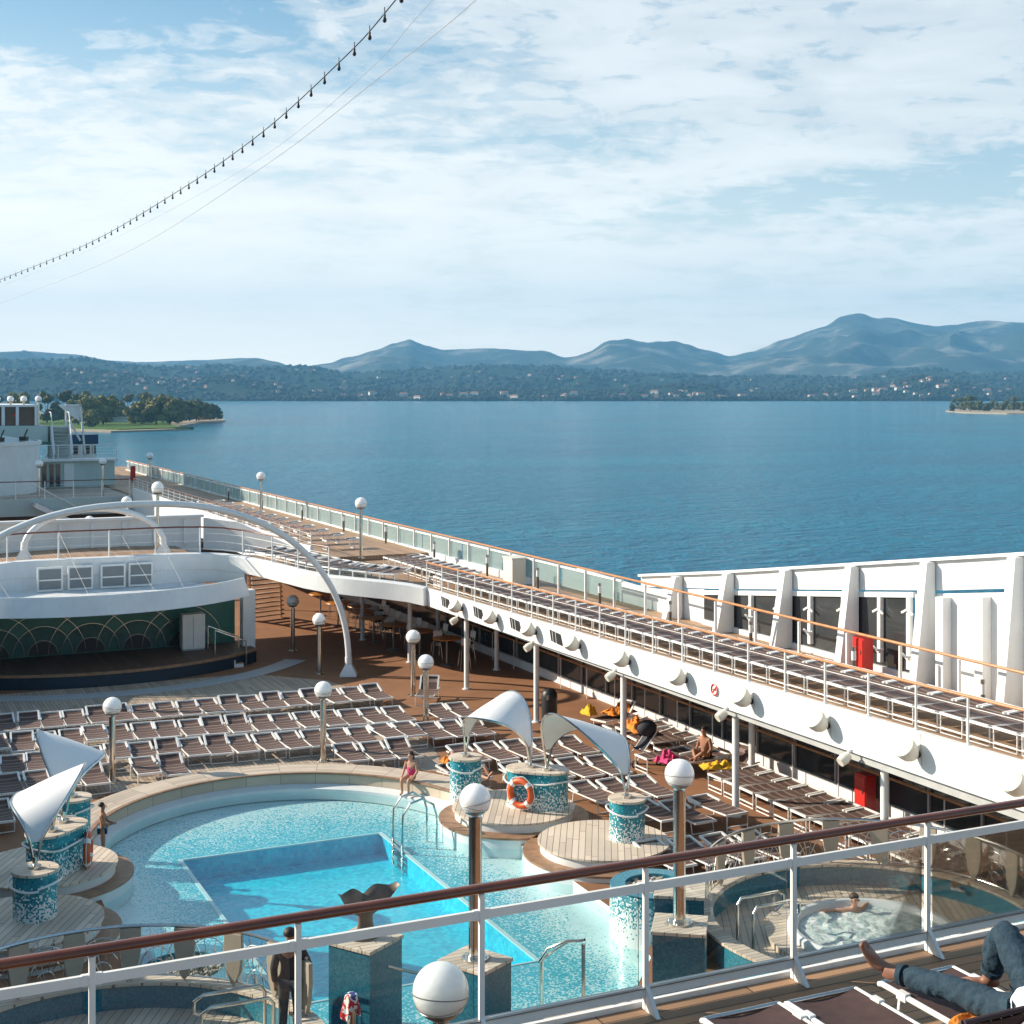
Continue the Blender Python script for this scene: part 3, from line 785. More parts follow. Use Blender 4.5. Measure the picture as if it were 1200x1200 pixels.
column(*RS[1], .40, .68, math.atan2(-1.75, .9) + .35, 'broad blue mosaic column with a life ring between the two right-hand sails')
column(*RS[2], .39, 0, 0, 'slim blue mosaic column at the near end of the right-hand sails')
column(*LS[0], .385, 0, 0, 'slim teal mosaic column behind the two left-hand sails')
column(*LS[1], .40, .6, math.atan2(1.75, .9) - .35, 'broad teal mosaic column with a life ring between the left-hand sails')
column(*LS[2], .40, 0, 0, 'slim teal mosaic column at the near end of the left-hand sails')

def sail(a, b, lean, label, h=1.12, wmax=1.5, tilt=.24, off=-.08):
    """arched leaf of sailcloth with a tube edge, standing on two columns"""
    A = Vector((a[0], a[1], 1.28)); B = Vector((b[0], b[1], 1.28))
    d = (B - A).normalized(); side = Vector((d.y, -d.x, 0))
    if side.x * lean < 0: side = -side
    o = thing('shade_sail', label, 'sail', A)
    def cen(t):
        p = A.lerp(B, t); s = math.sin(math.pi * t)
        k = s ** .5
        return p + Vector((0, 0, .22 + h * k)) + d * (t - .5) * .22 * s + side * off * s
    def tang(t): return (cen(min(1, t + .01)) - cen(max(0, t - .01))).normalized()
    def wid(t): return .04 + wmax * .5 * math.sin(math.pi * t) ** .85
    def pt(t, v):
        c = cen(t); s2 = (side + Vector((0, 0, tilt * math.sin(math.pi * t)))).normalized()
        n = tang(t).cross(s2)
        if n.z < 0: n = -n
        w_ = wid(t)
        return c + s2 * v * w_ + n * (-.04 * w_ * v * v)
    mb = MB(); th = .03
    mb.grid(lambda u, v: pt(.02 + .96 * u, v * 2 - 1), 40, 10)
    mb.grid(lambda u, v: pt(.02 + .96 * u, v * 2 - 1) - Vector((0, 0, th)), 40, 10)
    mb.build('sailcloth', M['sail'], o)
    for v in (-1, 1):
        mb = MB(); mb.tube([A] + [pt(.02 + .96 * i / 40, v) for i in range(41)] + [B], .028, 7); mb.build('edge_tube', M['steel'], o)
    for P_ in (A, B):
        mb = MB(); mb.cyl(P_ - Vector((0, 0, .005)), P_ + Vector((0, 0, .05)), .12, 14); mb.cyl(P_, P_ + Vector((0, 0, .2)), .035, 8); mb.build('foot', M['steel'], o)
sail(RS[0], (RS[1][0] - .10, RS[1][1] + .16), 1, 'white arched shade sail behind the life ring, farther of the right-hand pair', 1.18, 1.5)
sail((RS[1][0] + .12, RS[1][1] - .25), RS[2], 1, 'white arched shade sail with its beige underside showing, nearer of the right-hand pair', 1.20, 1.55, -.36)
sail(LS[0], (LS[1][0] + .18, LS[1][1] + .3), -1, 'white shade sail behind the other on the left side of the pool', 1.22, 1.42, .42)
sail((LS[1][0] - .12, LS[1][1] - .25), LS[2], -1, 'white shade sail in front at the left edge of the pool, lit by the sun', 1.12, 1.42, -.45)

def life_ring(c, nrm, label):
    o = thing('life_ring', label, 'life ring', c)
    n = Vector(nrm).normalized(); u = n.cross(Vector((0, 0, 1))).normalized(); v = Vector((0, 0, 1))
    C = Vector(c)
    pts = [C + (u * math.cos(a) + v * math.sin(a)) * .29 for a in [2 * math.pi * i / 32 for i in range(32)]]
    mb = MB(); mb.tube(pts, .075, 10, closed=True); mb.build('ring', M['orange'], o)
    for q in range(4):
        a0 = math.pi / 4 + q * math.pi / 2
        mb = MB(); mb.tube([C + (u * math.cos(a0 + t) + v * math.sin(a0 + t)) * .29 for t in (-.16, -.05, .05, .16)], .079, 10); mb.build('band', M['white2'], o)
    mb = MB(); mb.tube([C + (u * math.cos(a) + v * math.sin(a)) * (.385 + .012 * math.sin(8 * a)) for a in [2 * math.pi * i / 40 for i in range(40)]], .009, 5, closed=True); mb.build('grab_line', M['white2'], o)
life_ring((14.50, 30.62, .80), (-.84, -.5, 0), 'orange life ring with white bands on the right-hand mosaic column')
life_ring((4.72, 30.8, .75), (.95, -.25, 0), 'orange life ring on the left-hand mosaic column, seen edge-on')

# ladder and handrails in the pool
o = thing('pool_ladder', 'steel ladder hanging over the edge of the deep tank', 'ladder', (11.45, 31.2, -.3))
for i, y in enumerate((30.9, 31.5)):
    mb = MB(); mb.tube([(12.5, y, -.32), (12.5, y, .45), (12.42, y, .72), (12.15, y, .88), (11.85, y, .80), (11.68, y, .55), (11.66, y, -.3), (11.66, y, -.75)], .028, 8); mb.build('handrail', M['steel'], o)
for k in range(5):
    mb = MB(); mb.box((11.66, 31.2, -.16 - k * .13), (.09, .58, .035)); mb.build('rung', M['steel'], o)
o = thing('pool_handrail', 'looped steel handrail standing in the shallow near end of the pool', 'handrail', (11.1, 21.6, -.3))
mb = MB(); mb.tube([(10.75, 21.95, .58), (10.85, 21.85, .82), (11.1, 21.6, 1.0), (11.3, 21.45, 1.02), (11.38, 21.52, 1.0), (11.2, 21.75, .92), (10.95, 22.0, .66), (10.82, 22.05, .56)], .024, 8, closed=True); mb.build('loop', M['steel'], o)
for x, y, z0, z1 in ((11.28, 21.38, .0, .99), (10.8, 21.98, -.32, .58)):
    mb = MB(); mb.cyl((x, y, z0), (x, y, z1), .035, 8); mb.build('post', M['steel'], o)
mb = MB(); mb.sheet([(8.6, 19.4), (14.4, 19.4), (13.2, 21.4), (8.6, 21.4)], .03); tag(mb.build('pool_step_planking', M['planky'], smooth=False), None, None, kind='structure')

# ---------------------------------------------------------------- galleries (both sides of the ship)
FZT = lambda y: 3.15 + max(0, 48 - y) * .016
FZB = lambda y: 2.54 + max(0, 48 - y) * .007
def mx(x, s): return x if s > 0 else 2 * CL - x
def gallery(s):
    tx = 'sunlit' if s > 0 else 'port side'
    g = thing('promenade_gallery', 'white raised promenade gallery with brown deck running along the open sea' if s > 0 else 'white promenade gallery on the opposite side of the pool, outside the view', 'gallery', (mx(21.5, s), 20, 0))
    x0, x1 = sorted((mx(19.24, s), mx(24.3, s)))
    mb = MB(); mb.b2((x0, -6, 2.95), (x1, 57.6, 3.1)); mb.build('gallery_deck', M['promdeck'], g, smooth=False)
    mb = MB(); xa, xb = sorted((mx(19.242, s), mx(21.6, s)))
    mb.add([(xa, -6, 3.101), (xb, -6, 3.101), (xb, 48.3, 3.101), (xa, 48.3, 3.101), (xa, -6, FZT(-6) - .05), (xb, -6, FZT(-6) - .05), (xb, 48.3, 3.12), (xa, 48.3, 3.12)], [(0, 1, 2, 3), (4, 5, 6, 7), (0, 1, 5, 4), (1, 2, 6, 5), (2, 3, 7, 6), (3, 0, 4, 7)]); mb.build('lounger_platform', M['promdeck'], g, smooth=False)
    mb = MB(); ys = [-6, 0, 10, 20, 30, 40, 48.6]
    vs = []
    for y in ys:
        for x, z in ((19.1, FZB(y)), (19.06, FZT(y)), (19.24, FZT(y)), (19.24, FZB(y))): vs.append((mx(x, s), y, z))
    fs = []
    for i in range(len(ys) - 1):
        for k in range(4): fs.append((i * 4 + k, i * 4 + (k + 1) % 4, i * 4 + 4 + (k + 1) % 4, i * 4 + 4 + k))
    fs += [(0, 1, 2, 3), (24, 25, 26, 27)]
    mb.add(vs, fs); mb.build('fascia', M['white'], g, smooth=False)
    for k in range(14):
        y = 47.6 - k * 2.83; xs = sorted((mx(19.0785, s), mx(19.083, s)))
        mb = MB(); mb.plate([(mx(19.0985, s), y, FZB(y) + .01), (mx(19.0985, s), y + .018, FZB(y) + .01), (mx(19.0565, s), y + .018, FZT(y) - .01), (mx(19.0565, s), y, FZT(y) - .01)], (-s, 0, 0), .002); mb.build('panel_seam', M['grey'], g, smooth=False)
    mb = MB(); mb.b2((x0 + .005, -6, 2.50), (x1, 57.6, 2.94)); mb.build('ceiling', M['grey'], g, smooth=False)
    # glass wall behind the loungers under the gallery
    o = thing('window_wall', 'dark tinted window wall under the promenade gallery' if s > 0 else 'dark window wall under the gallery outside the view', 'window wall', (mx(22.9, s), 25, 0))
    x = mx(22.95, s)
    mb = MB(); mb.b2((x - .03, -6, .3), (x + .03, 97, 2.5)); mb.build('pane', M['window'], o, smooth=False)
    mb = MB(); mb.b2((x - .12, -6, .003), (x + .12, 57.5, .3)); mb.build('sill', M['white'], o, smooth=False)
    for k in range(32):
        mb = MB(); xx = mx(22.88, s); mb.box((xx, 2.2 + k * 1.72, 1.4), (.06, .06, 2.19)); mb.build('mullion', M['grey'], o, smooth=False)
    mb = MB(); xx = mx(22.55, s)
    mb.tube([(xx, -4, 1.05), (xx, 57, 1.05)], .035, 8); mb.build('handrail', M['railorange'], o)
    for k in range(24):
        mb = MB(); mb.cyl((xx, 8.3 + k * 1.9, 0), (xx, 8.3 + k * 1.9, 1.03), .018, 6); mb.build('handrail_post', M['white2'], o)
    return g
gal = gallery(1); galp = gallery(-1)

# support columns, each its own thing
def support(x, y, top, label, group, r=.085):
    o = thing('support_column', label, 'column', (x, y, 0), 0, group)
    mb = MB(); mb.cyl((x, y, .02), (x, y, top), r, 14); mb.build('shaft', M['white'], o)
    mb = MB(); mb.cyl((x, y, 0), (x, y, .03), r * 1.7, 14); mb.build('base_plate', M['white'], o)
for k, y in enumerate([18.4, 23.8, 29.24, 34.7, 40.15, 45.6, 51.0, 56.4]):
    support(19.55, y, FZB(y) - .03, 'slim white column holding up the edge of the promenade gallery', 'columns along the gallery edge')
for y in (32.0, 48.3, 54.0):
    support(21.9, y, 2.5, 'slim white column deeper under the promenade gallery', 'columns inside the gallery')

def railing(name, label, path, wood, nbars, height, spacing, r=.016, group=None, postm='white2', cat='railing', cap=None):
    """path [(x,y,z)] of the foot of the railing"""
    o = thing(name, label, cat, path[0], 0, group)
    P_ = [Vector(p) for p in path]; up = Vector((0, 0, 1))
    mb = MB(); mb.tube([p + up * height for p in P_], .032, 8); mb.build('handrail', M[wood], o)
    mb = MB()
    for b_ in range(nbars):
        mb.tube([p + up * height * (b_ + .6) / (nbars + .35) for p in P_], .008, 5)
    if nbars: mb.build('rail_bars', M[postm], o)
    tot = 0; segs = []
    for a, b_ in zip(P_, P_[1:]): segs.append((tot, a, b_)); tot += (b_ - a).length
    n = max(1, round(tot / spacing)); me = None
    for k in range(n + 1):
        t = tot * k / n
        for t0, a, b_ in segs:
            if t <= t0 + (b_ - a).length + 1e-6:
                p = a.lerp(b_, (t - t0) / max(1e-6, (b_ - a).length)); break
        if me is None:
            m1 = MB(); m1.cyl((0, 0, 0), (0, 0, height), r, 8); m1.cyl((0, 0, 0), (0, 0, .02), r * 2.2, 8); me = m1.mesh('post', M[postm])
        c = bpy.data.objects.new('post', me); COL.objects.link(c); c.parent = o; c.location = p - o.location
    return o
railing('gallery_railing', 'white rail with varnished orange handrail along the inner edge of the promenade gallery', [(19.2, 8, FZT(8)), (19.2, 48.4, 3.15)], 'railorange', 3, .90, 1.42, .026)

# curved balcony: front wall over the stage, wings running into the galleries
HALF = [(9.45, 56.55, 3.85), (10.8, 56.75, 3.84), (12.1, 57.1, 3.80), (13.1, 57.2, 3.76), (13.9, 56.9, 3.72), (14.6, 56.1, 3.65), (15.1, 55.0, 3.58), (15.5, 53.6, 3.52), (15.9, 52.2, 3.46), (16.4, 51.0, 3.42), (17.1, 50.1, 3.38), (17.9, 49.3, 3.33), (18.6, 48.6, 3.26), (19.0, 48.0, 3.18)]
PATH = [(2 * CL - x, y, z) for x, y, z in reversed(HALF[1:])] + HALF
bal = thing('balcony', 'white curved balcony over the stage with a brown sunlit floor', 'balcony', (CL, 57, 3))
mb = MB()
mb.sweep([(x, y, z) for x, y, z in PATH], [(0, .04), (-.14, .0), (-.10, -.62), (.16, -.62), (.16, .04)]); mb.build('fascia', M['white'], bal, bevel=.015)
BACK = [(9.45, 62), (10.8, 62), (12.1, 62), (13.1, 62), (14, 62), (15, 61.6), (16, 60.8), (16.8, 60), (17.6, 59), (18.2, 57.6), (18.6, 56), (19.1, 54), (19.3, 51), (19.3, 48.4)]
mb = MB()
both = [(p, q) for p, q in zip(HALF, BACK)]
both = [((2 * CL - p[0], p[1], p[2]), (2 * CL - q[0], q[1])) for p, q in reversed(both[1:])] + both
vs = []
for p, q in both:
    vs += [(p[0], p[1] + .1, p[2] - .18), (q[0], q[1], (p[2] - .16) if abs(p[0] - CL) < 4.4 else min(p[2] - .16, 3.2))]
mb.add(vs, [(2 * i, 2 * i + 2, 2 * i + 3, 2 * i + 1) for i in range(len(both) - 1)])
vs2 = [(x, y, z - .4) for x, y, z in vs]
mb.add(vs2, [(2 * i, 2 * i + 1, 2 * i + 3, 2 * i + 2) for i in range(len(both) - 1)])
mb.build('balcony_floor', M['promdeck'], bal, smooth=False, fix=False)
# panelled back wall of the balcony
mb = MB(); mb.b2((2.5, 62.0, 3.3), (14.2, 62.2, 4.78)); mb.build('back_wall', M['white'], bal, smooth=False)
for k in range(9):
    mb = MB(); x = 3.2 + k * 1.28; mb.b2((x, 61.88, 3.69), (x + .16, 61.995, 4.7)); mb.build('pilaster', M['white'], bal, smooth=False)
mb = MB(); mb.b2((2.4, 61.9, 4.79), (14.3, 62.3, 4.9)); mb.build('coping', M['white'], bal, smooth=False)
mb = MB(); mb.plate([(14.3, 62.0, 3.4), (17.6, 59.2, 3.2), (17.6, 59.2, 3.55), (15.5, 61.0, 4.6), (14.3, 62.0, 4.75)], (.65, .75, 0), .12); mb.build('wing_wall', M['white'], bal, smooth=False)
railing('balcony_railing', 'thin wire railing with a dark handrail along the curved balcony edge', [(x, y + .05, z) for x, y, z in PATH[4:-4]], 'rail', 3, 1.05, 1.9, .03)
# panel wall below the balcony with four framed panels
pw = thing('panel_wall', 'white wall with four grey framed panels between canopy and balcony', 'wall', (CL, 57, 2.6))
mb = MB(); wl = [(x, y - .0, 2.62) for x, y, z in PATH[8:19]]
mb.sweep(wl, [(-.09, 0), (.1, 0), (.1, .66), (-.055, .66)]); mb.build('wall', M['white'], pw)
for x in (7.25, 8.35, 9.55, 10.6):
    y = 56.42 if x < 10 else 56.5
    mb = MB(); mb.b2((x - .46, y - .12, 2.72), (x + .46, y - .02, 3.62)); mb.build('frame', M['white2'], pw, smooth=False)
    mb = MB(); mb.b2((x - .39, y - .145, 2.8), (x + .39, y - .122, 3.54)); mb.build('panel', M['panelgrey'], pw, smooth=False)
    mb = MB(); mb.b2((x - .39, y - .17, 3.12), (x + .39, y - .148, 3.17)); mb.build('crossbar', M['white2'], pw, smooth=False)

# canopy over the stage
cn = thing('stage_canopy', 'big curved white canopy lip over the stage', 'canopy', (CL, 54, 2.6))
can = arc(8.35, 59.0, 7.7, 7.9, 220, 318, 40)
mb = MB(); mb.sweep([(x, y, 0) for x, y in can], [(-.10, 2.5), (.16, 3.16), (.22, 3.16), (.0, 2.5)]); mb.build('lip', M['white'], cn)
top = arc(8.35, 59.0, 7.5, 7.7, 220, 318, 40) + [(12.6, 57.2), (4.0, 57.2)]
mb = MB(); mb.prism(top, 2.62, 2.70); mb.build('roof_plate', M['white'], cn, smooth=False)
for x in (4.9, 6.2, 9.9, 11.3):
    mb = MB(); mb.b2((x - .45, 52.4, 2.48), (x + .45, 52.9, 2.61)); mb.build('spotlight_box', M['white2'], cn, smooth=False)
# stage
sg = thing('stage', 'dark boarded stage with curved navy front under the white canopy', 'stage', (8.7, 53.5, 0))
front = arc(8.7, 58.8, 7.9, 7.55, 226, 316, 30)
mb = MB(); mb.prism(front + [(14.2, 55.3), (2.5, 55.3)], .44, .5); mb.build('stage_floor', M['stagefloor'], sg, smooth=False)
mb = MB(); mb.sweep([(x, y, 0) for x, y in front], [(.03, .004), (.12, .004), (.12, .435), (.03, .435)]); mb.build('skirting', M['navy'], sg)
mb = MB(); mb.sweep([(x, y, 0) for x, y in front], [(-.03, .42), (.04, .42), (.04, .515), (-.03, .515)]); mb.build('nosing', M['wood'], sg)
# back wall of the stage with its arch pattern
bw = thing('stage_backdrop', 'bottle green stage wall with overlapping pale arches and dark half circles', 'wall', (8.5, 55.4, .5))
mb = MB(); mb.b2((1.5, 55.4, 0.0), (14.0, 55.55, 2.6)); mb.build('wall', M['teal'], bw, smooth=False)
for k in range(6):
    cx = 3.48 + k * 1.70
    if cx > 13: break
    mb = MB(); mb.sheet([(0, 0)], 0) if False else None
    half = arc(cx, 0, .5, .5, 0, 180, 16); mb.plate([(x, 55.39, .52 + z) for x, z in half], (0, -1, 0), .012); mb.build('dark_half_circle', M['dusk'], bw, smooth=False)
    half = arc(cx, 0, 1.03, 1.03, 0, 180, 20); mb = MB(); mb.plate([(x, 55.399 - (k % 2) * .003, .52 + z) for x, z in half], (0, -1, 0), .006); mb.build('green_half_circle', M['teald'], bw, smooth=False)
    for rr in (.53, 1.05, 1.52):
        mb = MB(); mb.tube([(x, 55.37 - rr * .012, .53 + z) for x, z in arc(cx, 0, rr, rr, 0, 180, 26)], .014, 5); mb.build('arch_tube', M['steel'], bw)
mb = MB(); mb.b2((14.01, 54.2, 0), (14.5, 54.7, 2.62)); tag(mb.build('stage_pillar', M['white'], None, smooth=False, bevel=.03), 'square white pillar at the right end of the stage', 'pillar')
o = thing('stage_cabinet', 'tall white cabinet standing at the right end of the stage', 'cabinet', (12.1, 54.4, .5))
mb = MB(); mb.b2((11.7, 54.1, .56), (12.55, 54.6, 1.86)); mb.build('body', M['white2'], o, smooth=False, bevel=.02)
mb = MB(); mb.b2((11.72, 54.13, .503), (12.53, 54.57, .555)); mb.build('plinth', M['grey'], o, smooth=False)
mb = MB(); mb.b2((12.1, 54.083, .62), (12.115, 54.098, 1.8)); mb.build('door_gap', M['grey'], o, smooth=False)
o = thing('stage_steps', 'short flight of steps with two steel handrails at the right end of the stage', 'steps', (13.2, 53.2, 0))
for k in range(3):
    mb = MB(); mb.b2((12.75 + k * .3, 52.7, .004), (13.05 + k * .3 - .003, 53.9, .42 - k * .14)); mb.build('step', M['white'], o, smooth=False)
    mb = MB(); mb.b2((12.75 + k * .3, 52.72, .424 - k * .14), (13.05 + k * .3 - .003, 53.88, .45 - k * .14)); mb.build('tread', M['wood'], o, smooth=False)
for y in (52.75, 53.85):
    mb = MB(); mb.tube([(12.6, y, .5), (12.6, y, 1.42), (13.75, y, .95), (13.75, y, .01)], .025, 7); mb.build('handrail', M['steel'], o)

# arches
def arch(name, label, pts, r, foot):
    o = thing(name, label, 'arch', pts[0])
    mb = MB(); mb.tube(pts, r, 12); mb.build('arch_tube', M['white'], o)
    for p, q in ((pts[0], pts[1]), (pts[-1], pts[-2])):
        p = Vector(p); q = Vector(q)
        mb = MB(); mb.lathe([(0, 0), (foot, 0), (foot, .06), (foot * .35, .42), (0, .42)], (p.x, p.y, p.z - .42), 4, rz=.4); mb.cyl(p - Vector((0, 0, .12)), p + (q - p).normalized() * .25, r * 1.15, 12); mb.build('foot', M['white'], o)
    return o
pts = []
for i in range(49):
    a = math.pi * i / 48; c, s_ = math.cos(a), math.sin(a)
    pts.append((9.2 + 7.4 * math.copysign(abs(c) ** .86, c), 49.4, .45 + 5.95 * abs(s_) ** .92))
arch('great_arch', 'long slender white tube arch spanning over the stage canopy down to the deck', pts, .11, .42)
pts = [(9.2 - 2.65 * math.cos(math.pi * i / 32), 58.3 + .2 * math.sin(math.pi * i / 32), 4.15 + 1.42 * math.sin(math.pi * i / 32)) for i in range(33)]
arch('small_arch', 'short white tube arch standing on the balcony', pts, .12, .34)
# stay wires from the canopy
o = thing('stay_wires', 'thin stay wires running down to the canopy lip', 'wires', (9, 55, 2.7))
for a, b_ in (((11.2, 57.0, 4.9), (11.7, 53.5, 2.8)), ((10.0, 57.0, 4.6), (10.6, 53.4, 2.8)), ((4.6, 56.6, 4.6), (5.6, 53.2, 2.8)), ((7.6, 56.6, 4.9), (8.2, 52.9, 2.8)), ((10.6, 53.4, 2.95), (13.2, 54.6, 3.0))): 
    mb = MB(); mb.tube([a, b_], .005, 5); mb.build('wire', M['black'], o)

# ---------------------------------------------------------------- after part: promenade, terrace, superstructure
def rear(s):
    p = thing('aft_promenade', 'far brown promenade running aft along the glass balustrade' if s > 0 else 'aft promenade on the side outside the view', 'promenade', (mx(21, s), 90, 3))
    x0, x1 = sorted((mx(17.85, s), mx(24.3, s)))
    mb = MB(); mb.b2((x0, 57.61, 3.15), (x1, 135, 3.3)); mb.build('promenade_deck', M['promdeck'], p, smooth=False)
    a, b_ = sorted((mx(17.7, s), mx(17.845, s)))
    mb = MB(); mb.b2((a, 57.61, 2.35), (b_, 97, 3.80)); mb.build('fascia', M['white'], p, smooth=False)
    mb = MB(); a, b_ = sorted((mx(17.85, s), mx(19.3, s))); mb.b2((a, 57.4, 3.102), (b_, 57.6, 3.2)); mb.build('step', M['wood'], p, smooth=False)
rear(1); rear(-1)
railing('promenade_railing', 'thin white railing along the inner edge of the far promenade', [(17.77, 57.7, 3.805), (17.77, 97, 3.805)], 'rail', 3, .62, 1.6, .02)
ter = thing('aft_terrace', 'shaded terrace deck aft with a pale grey front', 'terrace', (10, 100, 3))
mb = MB(); mb.b2((1.1, 97.02, 3.05), (17.84, 135, 3.2)); mb.build('terrace_deck', M['plank'], ter, smooth=False)
mb = MB(); mb.b2((1.1, 96.85, 2.2), (17.69, 97.0, 3.3)); mb.build('front', M['greyteal'], ter, smooth=False)
mb = MB(); mb.b2((1.1, 97.2, 0), (17.8, 97.4, 3.0)); mb.build('recess', M['curtain'], ter, smooth=False)
railing('terrace_railing', 'pale railing along the front of the shaded aft terrace', [(1.5, 97, 3.3), (17.5, 97, 3.3)], 'rail', 3, 1.1, 1.7, .035)
o = thing('aft_steps', 'narrow steps leading down from the aft terrace', 'stairs', (11.5, 95, 2.4))
for k in range(7):
    mb = MB(); mb.b2((11.4 + k * .35, 95.6, 3.05 - k * .2), (11.75 + k * .35, 96.8, 3.1 - k * .2)); mb.build('tread', M['grey'], o, smooth=False)
for y in (95.6, 96.8):
    mb = MB(); mb.tube([(11.2, y, 4.3), (11.5, y, 4.2), (13.9, y, 2.8)], .04, 6); mb.beam((11.4, y, 3.0), (13.9, y, 1.7), .08, .3); mb.build('stringer', M['white'], o)
dr = thing('funnel_base', 'big pale drum-shaped deckhouse with a sloping rim on the aft terrace', 'deckhouse', (8.2, 108, 3.2))
mb = MB(); mb.lathe([(4.55, 3.2), (4.75, 6.5), (4.85, 6.5), (4.85, 6.75), (4.6, 6.75)], (8.2, 106, 0), 48); mb.build('drum', M['white'], dr)
mb = MB(); mb.lathe([(4.58, 6.7), (0, 7.5)], (8.2, 106, 0), 48); mb.build('roof', M['greyteal'], dr)
for k in range(5):
    a = R(-150 + k * 28); mb = MB(); mb.box((8.2 + 4.3 * math.cos(a), 106 + 4.3 * math.sin(a), 6.95), (.5, .35, .28), a); mb.cyl((8.2 + 4.3 * math.cos(a), 106 + 4.3 * math.sin(a), 7), (8.45 + 4.3 * math.cos(a), 106 + 4.3 * math.sin(a), 7.6), .05, 6); mb.build('floodlight', M['black'], dr)
up = thing('aft_superstructure', 'grey green stepped upper decks at the stern behind the drum', 'deckhouse', (8, 118, 3.2))
mb = MB(); mb.b2((-2, 113, 3.2), (13.2, 126, 6.2)); mb.build('lower_block', M['greyteal'], up, smooth=False)
mb = MB(); mb.b2((-2.2, 112.4, 6.203), (14.3, 127, 7.6)); mb.build('upper_band', M['greyteal'], up, smooth=False)
mb = MB(); mb.b2((-2.2, 112.2, 6.2), (14.5, 112.397, 6.4)); mb.build('band_edge', M['teal'], up, smooth=False)
mb = MB(); mb.b2((-2, 114, 7.603), (13.6, 126, 9.0)); mb.build('dark_screen', M['curtain'], up, smooth=False)
mb = MB(); mb.b2((-2.1, 113.9, 9.003), (13.8, 126, 9.15)); mb.build('screen_cap', M['white'], up, smooth=False)
for k, x in enumerate((7.0, 9.0, 11.2, 12.2, 13.55)):
    mb = MB(); mb.b2((x, 113.85, 7.61), (x + .22, 113.98, 9.0)); mb.build('white_stanchion', M['white'], up, smooth=False)
for k, x in enumerate((9.4, 10.5, 12.0)):
    mb = MB(); mb.b2((x, 113.9, 7.9 + .2 * k), (x + .45, 113.99, 8.5)); mb.build('red_panel', M['red'], up, smooth=False)
fun = thing('shade_funnel', 'big white funnel added outside the view to shade the stern drum', 'funnel', (-7, 117, 3))  # unseen funnel, added and sized to shade the drum and far promenade
mb = MB(); mb.box((-7, 117, 12), (9.5, 17, 18), 0, .85); mb.build('casing', M['white'], fun, smooth=False)
mb = MB(); mb.box((-7, 117, 22.2), (8, 13, 2.3), 0, .9); mb.build('top', M['navy'], fun, smooth=False)
# external staircase, frame and hut
o = thing('stern_stairs', 'steep grey staircase climbing the stern superstructure', 'stairs', (15, 115, 5))
mb = MB(); mb.plate([(14.5, 112.3, 7.6), (14.5, 110.4, 4.6), (14.5, 110.9, 4.6), (14.5, 112.9, 7.6)], (1, 0, 0), .08); mb.plate([(15.8, 112.3, 7.6), (15.8, 110.4, 4.6), (15.8, 110.9, 4.6), (15.8, 112.9, 7.6)], (1, 0, 0), .08); mb.build('stringer', M['white'], o, smooth=False)
for k in range(12):
    mb = MB(); mb.b2((14.6, 110.6 + k * .165, 4.7 + k * .245), (15.8, 110.9 + k * .165, 4.76 + k * .245)); mb.build('tread', M['grey'], o, smooth=False)
mb = MB(); mb.b2((14.5, 112.6, 3.2), (15.9, 114, 7.55)); mb.build('backing', M['greyteal'], o, smooth=False)
for x in (14.55, 15.85):
    mb = MB(); mb.tube([(x, 110.5, 5.6), (x, 112.5, 8.6), (x, 113.5, 8.6)], .04, 6); mb.build('handrail', M['white2'], o)
o = thing('stern_gantry', 'pale open gantry of struts and panel beside the stern staircase', 'gantry', (16.5, 115, 5))
for a, b_ in (((15.9, 114.4, 9.1), (17.0, 114.4, 9.1)), ((15.9, 114.4, 9.1), (15.9, 114.4, 6.4)), ((16.95, 114.4, 9.1), (17.3, 114.4, 5.4)), ((16.1, 114.4, 8.0), (16.95, 114.4, 6.4))):
    mb = MB(); mb.beam(a, b_, .14, .14); mb.build('strut', M['white'], o, smooth=False)
mb = MB(); mb.plate([(15.3, 114.5, 9.15), (17.0, 114.5, 9.15), (16.9, 114.5, 7.9), (16.3, 114.5, 8.3)], (0, 1, 0), .08); mb.build('panel', M['white'], o, smooth=False)
hut = thing('deck_hut', 'white hut with three square windows and a deep blue roof at the stern', 'hut', (17.6, 119, 3.3))
mb = MB(); mb.b2((16.1, 118, 3.3), (18.7, 121, 6.0)); mb.build('wall', M['white'], hut, smooth=False)
mb = MB(); mb.b2((16.0, 117.9, 6.003), (18.85, 121.1, 6.75)); mb.build('roof', M['bluepaint'], hut, smooth=False)
for x in (16.35, 17.05, 17.95, 18.55):
    w_ = .24 if x in (17.05, 17.95) else .12
    f = MB(); f.b2((x - w_, 117.94, 5.2), (x + w_, 117.997, 5.85)); fo = f.build('window', M['window'], hut, smooth=False)
mb = MB(); mb.grid(lambda u, v: (14.9 + 1.25 * v, 117.6 + u * 1.0, 5.0 + 1.3 * math.sin(v * math.pi / 2)), 2, 10); mb.grid(lambda u, v: (14.9 + 1.25 * v, 117.6 + u * 1.0, 4.95), 2, 2); mb.build('blue_hood', M['bluepaint'], hut)
